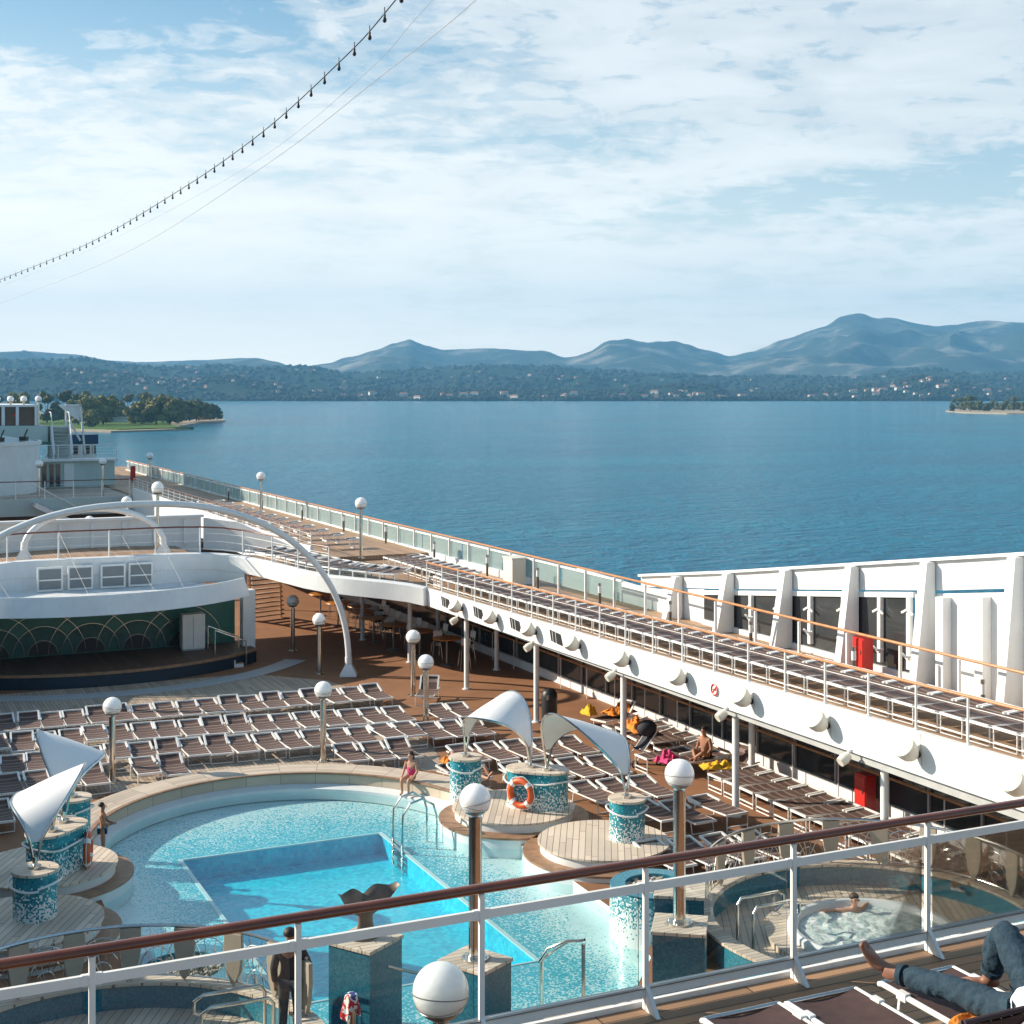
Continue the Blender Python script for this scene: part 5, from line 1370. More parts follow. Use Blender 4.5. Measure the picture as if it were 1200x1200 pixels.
def planter(cx, cy, r, label, zt=.88):
    o = thing('planter', label, 'planter', (cx, cy, -.32))
    mb = MB(); mb.lathe([(r + .02, -.32), (r, zt - .06), (r - .04, zt - .02)], (cx, cy, 0), 40); mb.build('mosaic_wall', M['mosz'], o)
    mb = MB(); mb.lathe([(r, zt - .018), (r, zt), (r * .66, zt), (r * .66, zt - .12)], (cx, cy, 0), 40); mb.build('blue_rim', M['mosband'], o)
    mb = MB()
    rr = random.Random(5)
    for i in range(170):
        a = rr.uniform(0, 6.28); q = r * .64 * math.sqrt(rr.random()); s = rr.uniform(.03, .06)
        vs = [(cx + q * math.cos(a) + p.x * s * 1.2, cy + q * math.sin(a) + p.y * s, zt - .09 + p.z * s * .7 + rr.uniform(0, .03)) for p in ICO[0]]
        mb.add(vs, ICO[1])
    mb.build('pebbles', M['pebble'], o)
planter(14.05, 23.75, .84, 'round mosaic planter with blue rim and pebbles on the right side of the pool')
planter(5.5, 25.35, 1.05, 'low round planter bed filled with pebbles behind the left whirlpool railing', .16)

wt = thing('whale_tail_sculpture', 'bronze whale tail sculpture standing on a mosaic pedestal by the pool', 'sculpture', (7.8, 22.5, 1.26))
def tail(u, v):
    """u across both flukes -1..1, v across the chord 0..1"""
    return None
mb = MB(); c0 = Vector((7.85, 22.5, 1.26)); ax_ = Vector((math.cos(R(8)), math.sin(R(8)), 0)); ay_ = Vector((-ax_.y, ax_.x, 0))
NU, NV = 36, 10
def flu(s_, u, v):
    t = u * 2 - 1; a = abs(t)
    xc = math.copysign(.54 * (a ** .95), t)
    top_ = .70 + .13 * math.sin(min(1, a / .42) * math.pi / 2) - .06 * max(0, (a - .42) / .58) ** 1.0 + .07 * max(0, (a - .8) / .2)
    bot_ = .36 + .46 * a ** 1.9
    if bot_ > top_: bot_ = top_
    z = bot_ + (top_ - bot_) * v
    th = .085 * (1 - a ** 1.8) * math.sin(math.pi * min(1, max(0, v))) ** .6 + .006
    bend = -.14 * a * a + .10 * (v - .3)
    return c0 + ax_ * xc + Vector((0, 0, z)) + ay_ * (bend + s_ * th)
mb.grid(lambda u, v: flu(1, u, v), NU, NV); mb.grid(lambda u, v: flu(-1, u, v), NU, NV)
mb.build('flukes', M['bronze'], wt)
mb = MB(); mb.lathe([(0, 0), (.24, 0), (.24, .05), (.17, .10), (.13, .25), (.13, .40), (.17, .52), (.10, .66), (0, .7)], c0, 24, sx=1.0, sy=.62, rz=R(8)); mb.build('stem', M['bronze'], wt)

# bar tables and stools under the gallery
tb = thing('bar_table', 'round amber bar table in the shade under the gallery', 'table', (0, 0, 0), 0, 'bar tables under the gallery')
mb = MB(); mb.lathe([(0, .98), (.52, .98), (.54, 1.0), (.52, 1.03), (0, 1.03)], n=32); mb.build('table_top', M['table'], tb)
mb = MB(); mb.lathe([(0, 0), (.26, 0), (.26, .03), (.04, .07), (.04, .98), (0, .98)], n=20); mb.build('pedestal_leg', M['darksteel'], tb)
sl = thing('bar_stool', 'dark bar stool with a pale pierced backrest at the bar tables', 'stool', (0, 0, 0), 0, 'bar stools under the gallery')
mb = MB(); mb.lathe([(0, .70), (.19, .70), (.2, .73), (.17, .76), (0, .77)], n=18); mb.build('seat', M['black'], sl)
for sx_, sy_ in ((-1, -1), (1, -1), (1, 1), (-1, 1)):
    mb = MB(); mb.cyl((sx_ * .13, sy_ * .13, .7), (sx_ * .2, sy_ * .2, 0), .014, 6); mb.build('leg', M['steel'], sl)
mb = MB(); mb.grid(lambda u, v: ((u - .5) * .34, .19 + .04 * v, .9 + .26 * v), 2, 2); mb.grid(lambda u, v: ((u - .5) * .34, .205 + .04 * v, .9 + .26 * v), 2, 2); mb.build('backrest', M['white2'], sl)
for q in (-1, 1):
    mb = MB(); mb.cyl((q * .14, .18, .72), (q * .15, .2, .95), .012, 6); mb.build('back_post', M['steel'], sl)
tpos = [(19.9, 63.2), (19.75, 60.2), (20.3, 58.9), (19.9, 57.4), (19.75, 55.6), (19.9, 53.7), (20.3, 51.9), (20.6, 49.9)]
for k, (x, y) in enumerate(tpos):
    o = tb if k == 0 else copy_tree(tb); o.location = (x, y, 0)
    for q, (dx, dy, rz) in enumerate(((.95, .2, -1.4), (.3, -.95, 3.0))):
        s2 = sl if (k == 0 and q == 0) else copy_tree(sl); s2.location = (x + dx, y + dy, 0); s2.rotation_euler = (0, 0, rz)
o = thing('deck_stairs', 'open wooden stairs climbing under the balcony wing', 'stairs', (16.8, 61, 0))
for k in range(11):
    f = k / 10
    mb = MB(); mb.box((17.5 - 1.2 * f, 63.2 - 3.6 * f, .2 + 2.5 * f), (1.5, .30, .05), R(18)); mb.build('tread', M['wood'], o, smooth=False)
for s in (-.75, .75):
    dx, dy = s * math.cos(R(18)), s * math.sin(R(18))
    mb = MB(); mb.beam((17.5 + dx, 63.4 + dy, .05), (16.3 + dx, 59.5 + dy, 2.75), .06, .22); mb.tube([(17.5 + dx, 63.4 + dy, 1.05), (16.3 + dx, 59.5 + dy, 3.7)], .025, 6); mb.build('stringer', M['white2'], o)

# strings across the sky
def catenary(P0, P1, sag, n):
    P0, P1 = Vector(P0), Vector(P1)
    return [P0.lerp(P1, i / n) - Vector((0, 0, sag * 4 * (i / n) * (1 - i / n))) for i in range(n + 1)]
SL = [(11.0, 122, 18.55), (11.3, 116.1, 18.61), (13.73, 90.69, 19.05), (13.9, 66.38, 19.13), (13.15, 49.04, 18.96), (12.05, 36.33, 18.9), (11.2, 30.12, 18.82), (9.6, 20, 18.7)]
def smooth_path(pts, n):
    pts = [Vector(p) for p in pts]; out = []
    for i in range(len(pts) - 1):
        a, b_, c, d = pts[max(0, i - 1)], pts[i], pts[i + 1], pts[min(len(pts) - 1, i + 2)]
        for k in range(n):
            t = k / n
            out.append(.5 * ((2 * b_) + (c - a) * t + (2 * a - 5 * b_ + 4 * c - d) * t * t + (3 * b_ - a - 3 * c + d) * t ** 3))
    out.append(pts[-1]); return out
def stringer(pts):
    out = [pts[0]]
    return pts
SLP = [(12.3, 122, 18.9), (12.4, 116.1, 18.9), (12.6, 90.69, 18.65), (12.75, 66.38, 18.6), (12.7, 49.04, 18.75), (12.4, 36.33, 19.0), (11.9, 30.12, 19.2)]
path = smooth_path(SL, 14)
fs_ = thing('festoon_lights', 'string of small bulbs hanging across the sky along the ship', 'string lights', path[0])
mb = MB(); mb.tube(path, .016, 5); mb.build('cable', M['black'], fs_)
tot = 0; nxt = .3; cnt = 0; bm1 = MB(); bm1.cyl((0, 0, -.02), (0, 0, -.10), .03, 8); bm1.sphere((0, 0, -.155), .05, 10, 8, (1, 1, 1.3)); bm1.cyl((0, 0, -.02), (0, 0, .14), .012, 5); me = bm1.mesh('bulb', M['black'])
pts_b = []
for a, b_ in zip(path, path[1:]):
    d = (b_ - a).length
    while nxt <= tot + d:
        pts_b.append(a.lerp(b_, (nxt - tot) / d)); nxt += 1.85
    tot += d
for p in pts_b[:100]:
    c = bpy.data.objects.new('bulb', me); COL.objects.link(c); c.parent = fs_; c.location = p - fs_.location
for i, (pp, r_, lab) in enumerate((([(11.2, 122, 16.6), (11.3, 116.1, 16.8), (14.19, 81.65, 17.64), (14.5, 53.95, 18.55), (14.3, 39.63, 19.3), (13.6, 31.19, 19.36), (12, 20, 19.4)], .011, 'bare thin wire stretched across the sky below the bulbs'),
                                   ([(11.6, 118, 18.3), (13.7, 90.7, 18.6), (14.1, 66.38, 18.6), (13.6, 49.04, 18.45), (12.7, 36.33, 18.6), (11.9, 30.12, 18.72), (10.5, 20, 18.7)], .006, 'faint hair-thin wire just under the string of bulbs'))):
    o = thing('stay_wire', lab, 'wire', pp[0]); mb = MB(); mb.tube(smooth_path(pp, 10), r_, 5); mb.build('wire', M['grey'], o)
# ---------------------------------------------------------------- the deck the viewer looks over
FD = 5.62
fd = thing('upper_deck', 'teak planked upper deck in the foreground with a white kerb', 'deck', (7, 6, FD))
mb = MB(); mb.b2((-8, -2, FD - .28), (26, 9.36, FD)); mb.build('planking', M['plankv'], fd, smooth=False)
mb = MB(); mb.b2((-8, 9.365, FD - .4), (26, 9.40, FD + .04)); mb.build('kerb', M['white'], fd, smooth=False)
rl = thing('front_railing', 'white steel railing with glass panels and a varnished mahogany handrail in the foreground', 'railing', (5, 9.31, FD))
mb = MB()
q = [(math.cos(a) * .048, math.sin(a) * .034) for a in [2 * math.pi * i / 16 for i in range(16)]]
mb.sweep([(-8 + i * 1.0, 9.31, FD + 1.09) for i in range(35)], q); mb.build('handrail', M['rail'], rl)
mb = MB(); mb.b2((-8, 9.302, FD + .875), (26, 9.332, FD + .938)); mb.build('upper_bar', M['white2'], rl, smooth=False)
mb = MB(); mb.b2((-8, 9.29, FD + .10), (26, 9.335, FD + .165)); mb.build('lower_bar', M['white2'], rl, smooth=False)
mb = MB(); mb.b2((-8, 9.28, FD + .166), (26, 9.345, FD + .174)); mb.build('gasket', M['darksteel'], rl, smooth=False)
for k in range(-6, 16):
    x = 1.45 + 1.3275 * k
    mb = MB(); mb.box((x, 9.31, FD + .53), (.040, .038, 1.05)); mb.build('post', M['white2'], rl, smooth=False, bevel=.006)
    mb = MB(); mb.plate([(x - .015, 9.285, FD + .19), (x - .015, 9.285, FD + .004), (x - .015, 9.12, FD + .004), (x - .015, 9.14, FD + .025)], (1, 0, 0), .03); mb.build('foot_bracket', M['white2'], rl, smooth=False)
    mb = MB(); mb.box((x, 9.317, FD + .907), (.13, .036, .072)); mb.build('clamp', M['white2'], rl, smooth=False, bevel=.005)
    mb = MB(); mb.b2((x + .06, 9.312, FD + .175), (x + 1.27, 9.322, FD + .868)); mb.build('glass_pane', M['glass'], rl, smooth=False)

# foreground loungers, longer and finer
def big_lounger(x0, x1, yf, label, back=None, strap=True):
    """foot end at y=yf, running towards the viewer; z of the sling .35"""
    w_ = x1 - x0; o = thing('sun_lounger', label, 'lounger', ((x0 + x1) / 2, yf - .9, FD))
    H = FD + .34; yb = yf - 1.22
    for s, x in ((1, x0 + .02), (-1, x1 - .02)):
        mb = MB(); mb.tube([(x, yf, H - .012), (x, yf - .03, H), (x, yb, H), (x, yf - 1.9, H - .01)], .021, 10); mb.build('side_tube', M['white2'], o)
    mb = MB(); mb.cyl((x0 + .02, yf - .012, H), (x1 - .02, yf - .012, H), .019, 10); mb.build('foot_tube', M['steel'], o)
    mb = MB(); mb.grid(lambda u, v: (x0 + .035 + (w_ - .07) * u, yf - .03 - (yf - .03 - yb) * v, H + .012 - .028 * math.sin(math.pi * u)), 10, 14)
    mb.grid(lambda u, v: (x0 + .035 + (w_ - .07) * u, yf - .03 - (yf - .03 - yb) * v, H + .006 - .028 * math.sin(math.pi * u)), 10, 14); mb.build('seat', M['sling'], o)
    a = R(back or 8); ey, ez = .75 * math.cos(a), .75 * math.sin(a)
    mb = MB(); mb.grid(lambda u, v: (x0 + .03 + (w_ - .06) * u, yb - ey * v, H + .02 + ez * v - .02 * math.sin(math.pi * u)), 8, 8)
    mb.grid(lambda u, v: (x0 + .03 + (w_ - .06) * u, yb - ey * v - .008, H + .012 + ez * v - .02 * math.sin(math.pi * u)), 8, 8); mb.build('backrest', M['slingd'], o)
    mb = MB()
    for x in (x0 + .02, x1 - .02): mb.cyl((x, yb, H + .02), (x, yb - ey, H + .02 + ez), .02, 8)
    mb.cyl((x0 + .02, yb - ey, H + .02 + ez), (x1 - .02, yb - ey, H + .02 + ez), .018, 8); mb.build('backrest_frame', M['white2'] if not back else M['slingd'], o)
    for y in (yf - .22, yf - 1.5):
        mb = MB(); mb.tube([(x0 + .03, y, H), (x0 + .03, y + .05, FD + .02), (x1 - .03, y + .05, FD + .02), (x1 - .03, y, H)], .017, 8); mb.build('leg_frame', M['white2'], o)
    for x in (x0 + .02, x1 - .02):
        mb = MB(); mb.box((x, yf - .26, H), (.055, .10, .06)); mb.build('hinge', M['white2'], o, smooth=False, bevel=.006)
    if back:
        mb = MB()
        for i in range(7): mb.sphere((x0 + .06 + i * (w_ - .12) / 6, yb - ey * .965 - .012, H + .01 + ez * .965), .006, 8, 6)
        mb.build('rivets', M['steel'], o)
    return o
big_lounger(5.28, 5.93, 8.33, 'empty brown lounger left of the one with the raised backrest on the upper deck')
big_lounger(5.95, 6.57, 8.31, 'brown lounger on the upper deck with its backrest raised, next to the reclining man', 45)
big_lounger(6.76, 7.46, 8.31, 'white framed lounger on the upper deck on which the barefoot man reclines', 40)

# ---------------------------------------------------------------- people
def skin_body(name, verts, edges, radii, material, parent, sub=2, mat_obj=None):
    me = bpy.data.meshes.new(name); me.from_pydata(verts, edges, [])
    o = bpy.data.objects.new(name, me); COL.objects.link(o)
    m = o.modifiers.new('skin', 'SKIN'); m.use_smooth_shade = True
    sk = me.skin_vertices[0].data
    for i, r in enumerate(radii):
        sk[i].radius = (r, r) if not isinstance(r, tuple) else r
    sk[0].use_root = True
    s = o.modifiers.new('sub', 'SUBSURF'); s.levels = sub; s.render_levels = sub
    dg = bpy.context.evaluated_depsgraph_get()
    ev = o.evaluated_get(dg); nm = bpy.data.meshes.new_from_object(ev)
    bpy.data.objects.remove(o); bpy.data.meshes.remove(me)
    nm.materials.clear(); nm.materials.append(material); nm.name = name
    nm.polygons.foreach_set('use_smooth', [True] * len(nm.polygons))
    return link(name, nm, parent)

def figure(label, J, skin='skin', scale=1.0, hair=True, wear=(), longhair=False, loc=(0, 0, 0), face=None, extra=None):
    """J: dict of joint -> position (world). One continuous body, clothing as slightly larger children."""
    o = thing('person', label, 'person', loc)
    k = scale
    names = ['pelvis', 'waist', 'chest', 'neck', 'chin', 'head', 'crown', 'shl', 'ell', 'wrl', 'hal', 'shr', 'elr', 'wrr', 'har', 'hil', 'knl', 'anl', 'tol', 'hir', 'knr', 'anr', 'tor']
    Rr = dict(pelvis=(.125, .10), waist=(.115, .085), chest=(.15, .10), neck=.052, chin=.062, head=(.082, .092), crown=.066, shl=.062, ell=.042, wrl=.030, hal=.034, shr=.062, elr=.042, wrr=.030, har=.034,
              hil=.085, knl=.058, anl=.040, tol=.034, hir=.085, knr=.058, anr=.040, tor=.034)
    E_ = [('pelvis', 'waist'), ('waist', 'chest'), ('chest', 'neck'), ('neck', 'chin'), ('chin', 'head'), ('head', 'crown'), ('chest', 'shl'), ('shl', 'ell'), ('ell', 'wrl'), ('wrl', 'hal'), ('chest', 'shr'), ('shr', 'elr'), ('elr', 'wrr'), ('wrr', 'har'),
          ('pelvis', 'hil'), ('hil', 'knl'), ('knl', 'anl'), ('anl', 'tol'), ('pelvis', 'hir'), ('hir', 'knr'), ('knr', 'anr'), ('anr', 'tor')]
    present = [n for n in names if n in J]
    verts = [Vector(J[n]) for n in present]; radii = []
    for n in present:
        r = Rr[n]; radii.append(tuple(q * k for q in r) if isinstance(r, tuple) else r * k)
    idx = {n: i for i, n in enumerate(present)}
    edges = [(idx[a], idx[b_]) for a, b_ in E_ if a in idx and b_ in idx]
    for h, w_ in (('hal', 'wrl'), ('har', 'wrr')):              # fingers and thumb
        if h in idx:
            d = (verts[idx[h]] - verts[idx[w_]]).normalized(); sd = d.cross(Vector((0, 0, 1)))
            if sd.length < .1: sd = d.cross(Vector((0, 1, 0)))
            sd.normalize(); up_ = sd.cross(d)
            for q, ln in ((-1.5, .06), (-.5, .075), (.5, .08), (1.5, .07)):
                verts.append(verts[idx[h]] + (d * .03 + sd * q * .014) * k); radii.append(.009 * k); edges.append((idx[h], len(verts) - 1))
                verts.append(verts[-1] + (d * ln * .9 - up_ * .02) * k); radii.append(.007 * k); edges.append((len(verts) - 2, len(verts) - 1))
            verts.append(verts[idx[w_]].lerp(verts[idx[h]], .5) + (sd * .04 + d * .03) * k); radii.append(.010 * k); edges.append((idx[h], len(verts) - 1))
    body = skin_body('body', verts, edges, radii, M[skin], o)
    hd = Vector(J['head']); cr = Vector(J['crown']); upv = (cr - Vector(J['chin'])).normalized()
    fdir = Vector(face or (0, -1, 0)); fdir = (fdir - upv * fdir.dot(upv)).normalized(); sd = upv.cross(fdir)
    mb = MB(); c = hd - upv * .015 * k
    mb.tube([c + fdir * .082 * k + upv * .022 * k, c + fdir * .106 * k - upv * .012 * k, c + fdir * .088 * k - upv * .02 * k], [.008 * k, .014 * k, .009 * k], 7)
    for s in (-1, 1): mb.sphere(c + sd * s * .088 * k, .02 * k, 8, 6, (.6, .9, 1.3))
    fo_ = mb.build('face', M[skin], o)
    mb = MB()
    for s in (-1, 1): mb.sphere(c + fdir * .082 * k + sd * s * .032 * k + upv * .02 * k, .011 * k, 8, 6)
    mb.build('eyes', M['hair'], fo_)
    mb = MB(); mb.sphere(c + fdir * .086 * k - upv * .045 * k, .016 * k, 8, 6, (1, 1, .35)); mb.build('mouth', M['pink'], fo_)
    if hair:
        mb = MB(); ctr = hd + upv * .035 * k - fdir * .015 * k
        rotm = upv.to_track_quat('Z', 'Y').to_matrix(); ctr = ctr + upv * .012 * k - fdir * .022 * k
        mb.sphere((0, 0, 0), .098 * k, 18, 12, (1, 1, .92))
        mb.v = [tuple(rotm @ Vector((p[0], p[1], p[2] if p[2] > -.02 * k else p[2] * .6)) + ctr - fdir * .008 * k) for p in mb.v]
        if longhair: mb.tube([ctr - fdir * .06 * k, ctr - fdir * .09 * k - upv * .14 * k, ctr - fdir * .085 * k - upv * .26 * k], [.085 * k, .075 * k, .03 * k], 10)
        mb.build('hair', M['hair'], o)
    for nm, mt, js, grow in wear:
        js = [j for j in js if j in J]; ii = {n: i for i, n in enumerate(js)}
        vv = [Vector(J[n]) for n in js]; ed = [(ii[a], ii[b_]) for a, b_ in E_ if a in ii and b_ in ii]
        rr = []
        for n in js:
            r = Rr[n]; r = r if isinstance(r, tuple) else (r, r); rr.append(tuple((q + grow) * k for q in r))
        skin_body(nm, vv, ed, rr, M[mt], o)
    return o

TORSO = ['pelvis', 'waist', 'chest']; ARMS = ['shl', 'ell', 'wrl', 'shr', 'elr', 'wrr']; LEGS = ['pelvis', 'hil', 'knl', 'anl', 'hir', 'knr', 'anr']
def standing(x, y, z, h, face, arml=None, armr=None):
    k = h / 1.75; f = Vector((math.cos(face), math.sin(face), 0)); s = Vector((-f.y, f.x, 0)); b = Vector((x, y, z))
    def p(fx, sx, zz): return b + (f * fx + s * sx + Vector((0, 0, zz))) * k
    J = dict(pelvis=p(0, 0, .95), waist=p(.01, 0, 1.12), chest=p(.0, 0, 1.32), neck=p(-.01, 0, 1.47), chin=p(.02, 0, 1.545), head=p(.02, 0, 1.625), crown=p(.0, 0, 1.69),
             shl=p(0, .185, 1.39), ell=p(-.03, .25, 1.12), wrl=p(.06, .25, .87), hal=p(.09, .25, .80), shr=p(0, -.185, 1.39), elr=p(-.03, -.25, 1.12), wrr=p(.06, -.25, .87), har=p(.09, -.25, .80),
             hil=p(0, .095, .90), knl=p(.03, .11, .50), anl=p(-.01, .12, .085), tol=p(.16, .14, .035), hir=p(0, -.095, .90), knr=p(.04, -.11, .50), anr=p(0, -.12, .085), tor=p(.17, -.14, .035))
    for nm, ov in (('l', arml), ('r', armr)):
        if ov:
            sg_ = 1 if nm == 'l' else -1
            for j, q in zip(('el', 'wr', 'ha'), ov): J[j + nm] = p(q[0], sg_ * q[1], q[2])
    return J, k, f
# man in dark jacket leaning at the left whirlpool
J, k, f = standing(6.42, 21.95, .07, 1.78, R(60), None, ((.12, .27, 1.10), (.30, .2, .98), (.36, .2, .95)))
figure('man in dark jacket and dark jeans standing at the whirlpool railing, back turned', J, 'skin2', k, True,
       [('jacket', 'jacket', TORSO + ['shl', 'ell', 'wrl', 'shr', 'elr', 'wrr', 'hil', 'hir'], .022), ('trousers', 'dkjeans', LEGS, .022)], loc=(6.75, 22.15, .06), face=f)
# boy in blue trunks
J, k, f = standing(5.42, 33.35, -.30, 1.28, R(-15), ((.12, .2, 1.12), (.27, .12, 1.08), (.33, .1, 1.08)), ((.1, .2, 1.12), (.26, .12, 1.1), (.32, .1, 1.1)))
figure('bare-chested boy in blue trunks standing in the shallow edge of the pool', J, 'skin2', k, True, [('trunks', 'bluepaint', ['pelvis', 'hil', 'hir'], .02)], loc=(5.42, 33.35, -.3), face=f)
# girl in pink on the rim
def sitting(x, y, zs, zf, h, face):
    k = h / 1.75; f = Vector((math.cos(face), math.sin(face), 0)); s = Vector((-f.y, f.x, 0)); b = Vector((x, y, zs))
    def p(fx, sx, zz): return b + (f * fx + s * sx + Vector((0, 0, zz))) * k
    dz = (zf - zs) / k
    return dict(pelvis=p(0, 0, .10), waist=p(.0, 0, .27), chest=p(.02, 0, .47), neck=p(.04, 0, .62), chin=p(.07, 0, .69), head=p(.08, 0, .77), crown=p(.06, 0, .84),
                shl=p(.02, .17, .54), ell=p(.05, .24, .29), wrl=p(.24, .20, .14), hal=p(.31, .18, .12), shr=p(.02, -.17, .54), elr=p(.05, -.24, .29), wrr=p(.24, -.2, .14), har=p(.31, -.18, .12),
                hil=p(.03, .1, .09), knl=p(.42, .13, .09), anl=p(.40, .13, max(dz + .08, -.34)), tol=p(.55, .14, max(dz + .03, -.38)), hir=p(.03, -.1, .09), knr=p(.42, -.12, .09), anr=p(.36, -.12, max(dz + .08, -.34)), tor=p(.50, -.13, max(dz + .03, -.38))), k, f
J, k, f = sitting(13.25, 34.45, .33, -.05, 1.42, R(218))
figure('girl with long dark hair in a pink swimsuit sitting on the pool rim', J, 'skin', k, True, [('swimsuit', 'pink', TORSO, .03)], True, (13.25, 34.45, .0), f)
# woman sitting on a lounger
J, k, f = sitting(21.1, 33.0, .38, .38, 1.66, R(200))
J.update(knl=J['pelvis'] + f * .34 + Vector((0.02, -.2, .14)), anl=J['pelvis'] + f * .5 + Vector((0, .02, -.04)), tol=J['pelvis'] + f * .62 + Vector((0, .08, -.06)),
         knr=J['pelvis'] + f * .34 + Vector((-.02, .2, .14)), anr=J['pelvis'] + f * .46 + Vector((0, -.06, -.04)), tor=J['pelvis'] + f * .58 + Vector((0, -.1, -.06)))
figure('tanned woman sitting cross-legged on a lounger under the gallery', J, 'skin2', k, True, [('bikini_bottom', 'black', ['pelvis', 'hil', 'hir'], .012)], False, (21.1, 33.0, .34), f)
lounger(3, 21.5, 32.3, 0, R(-75), 'lounger with a raised backrest beside the tanned woman')
lounger(2, 20.9, 33.0, 0, R(-85), 'lounger on which the tanned woman sits cross-legged')
def lying(x, y, z, h, face, back=.25, kneeup=.0):
    """face = direction from head to feet"""
    k = h / 1.75; f = Vector((math.cos(face), math.sin(face), 0)); s = Vector((-f.y, f.x, 0)); b = Vector((x, y, z))
    def p(fx, sx, zz): return b + (f * fx + s * sx + Vector((0, 0, zz))) * k
    return dict(pelvis=p(0, 0, .11), waist=p(-.17, 0, .14), chest=p(-.36, 0, .16 + back * .35), neck=p(-.51, 0, .19 + back * .6), chin=p(-.58, 0, .24 + back * .65), head=p(-.65, 0, .25 + back * .7), crown=p(-.72, 0, .24 + back * .72),
                shl=p(-.42, .18, .16 + back * .4), ell=p(-.2, .28, .08), wrl=p(.02, .27, .08), hal=p(.09, .26, .08), shr=p(-.42, -.18, .16 + back * .4), elr=p(-.2, -.28, .08), wrr=p(.02, -.27, .08), har=p(.09, -.26, .08),
                hil=p(.04, .1, .1), knl=p(.44, .12, .09 + kneeup), anl=p(.86 - kneeup, .12, .05), tol=p(.93 - kneeup * .8, .14, .17), hir=p(.04, -.1, .1), knr=p(.44, -.12, .09), anr=p(.86, -.12, .05), tor=p(.93, -.14, .17)), k, f
lounger(0, 14.75, 34.55, 0, R(20), 'lounger behind the slim column, with a sunbather lying on it')
J, k, f = lying(14.8, 34.35, .33, 1.68, R(-70), .25, .2)
figure('sunbather with pink shirt lying on the lounger behind the slim mosaic column', J, 'skin', k, True, [('shirt', 'pink', TORSO + ['shl', 'shr'], .014), ('shorts', 'jacket', ['pelvis', 'hil', 'hir'], .016)], False, (14.8, 34.35, .33), Vector((0, 0, 1)))
def cloth(label, c, sx, sy, rz, material, seed, lump=.10, name='towel'):
    o = thing(name, label, 'towel', c)
    ca, sa = math.cos(rz), math.sin(rz); cv = Vector(c)
    def fn(u, v, dz):
        x, y = (u - .5) * sx, (v - .5) * sy
        z = lump * (.5 + noise.fractal(Vector((x * 5, y * 5, seed)), 1, 2, 3)) * (1 - (2 * u - 1) ** 4) * (1 - (2 * v - 1) ** 4)
        wob = .05 * noise.noise(Vector((u * 4, v * 4, seed + 3)))
        return cv + Vector(((x + wob) * ca - (y + wob) * sa, (x + wob) * sa + (y + wob) * ca, max(z, 0) + dz))
    mb = MB(); mb.grid(lambda u, v: fn(u, v, .015), 22, 22); mb.grid(lambda u, v: fn(u, v, 0), 22, 22); mb.build('cloth', material, o)
    return o
cloth('orange pillow-like towel at the head of the pink-shirted sunbather', (14.55, 35.1, .5), .45, .35, .3, M['towel'], 1.0, .18)
cloth('yellow towel crumpled at the foot of the lounger by the gallery column', (20.9, 32.1, .36), .9, .5, -.3, M['ytowel'], 2.0, .16)
cloth('bright pink cloth in a heap in front of the tanned woman', (20.1, 33.3, .36), .7, .45, .5, M['pink'], 3.0, .25)
lounger(2, 20.3, 33.75, 0, R(-88), 'lounger with a heap of bright pink cloth')
cloth('orange towel hanging over a lounger next to the litter bin', (21.6, 38.6, .42), 1.0, .6, .2, M['towel'], 4.0, .25)
cloth('orange and red towel on the lounger behind the white gallery column', (21.1, 36.7, .40), 1.3, .55, 1.4, M['towel'], 5.0, .28)
cloth('small yellow towel hung up by the litter bin', (20.7, 38.9, .40), .35, .5, .2, M['ytowel'], 6.0, .3)
lounger(3, 21.4, 38.5, 0, R(-70), 'lounger with a raised back and orange towels by the litter bin')
# pushchair
o = thing('pushchair', 'folded open pushchair with a black hood beside the gallery column', 'pushchair', (19.9, 34.4, 0))
for s in (-.24, .24):
    mb = MB(); mb.tube([(19.6, 34.4 + s, .1), (20.0, 34.4 + s, .55), (20.35, 34.4 + s, 1.0)], .016, 6); mb.tube([(20.35, 34.4 + s, .1), (19.75, 34.4 + s, .5)], .016, 6); mb.build('frame', M['white2'], o)
    for x in (19.6, 20.35):
        mb = MB(); mb.tube([(x + .09 * math.cos(a), 34.4 + s, .1 + .09 * math.sin(a)) for a in [2 * math.pi * i / 14 for i in range(14)]], .022, 6, closed=True); mb.build('wheel', M['black'], o)
mb = MB(); mb.grid(lambda u, v: (19.78 + .45 * v, 34.18 + .44 * u, .42 + .5 * v ** 2), 3, 6); mb.build('seat', M['jacket'], o)
mb = MB(); mb.sphere((20.1, 34.4, .98), .3, 14, 8, (1, .85, .75)); mb.build('hood', M['jacket'], o)

# people at the right whirlpool
J, k, f = sitting(17.75, 22.52, -.30, -.2, 1.66, R(-105))
J.update(ell=J['shl'] + Vector((.16, .12, .02)), wrl=J['shl'] + Vector((.38, .20, .03)), hal=J['shl'] + Vector((.46, .21, .06)), elr=J['shr'] + Vector((-.2, .12, 0)), wrr=J['shr'] + Vector((-.42, .10, .03)), har=J['shr'] + Vector((-.50, .07, .06)))
figure('bather sitting in the foaming whirlpool with both arms out on the rim', J, 'skin', k, True, [('bikini_top', 'ytowel', ['chest', 'waist'], .008)], False, (17.75, 22.52, -.3), f)
lounger(0, 20.95, 22.6, 0, R(-60), 'lounger with orange towels behind the right whirlpool railing')
J, k, f = lying(20.85, 22.55, .34, 1.7, R(205), .3, .2)
figure('sunbather lying on an orange towel behind the right whirlpool railing', J, 'skin2', k, True, [('shorts', 'towel', ['pelvis', 'hil', 'hir', 'knl', 'knr'], .018)], False, (20.85, 22.55, .34), Vector((0, 0, 1)))
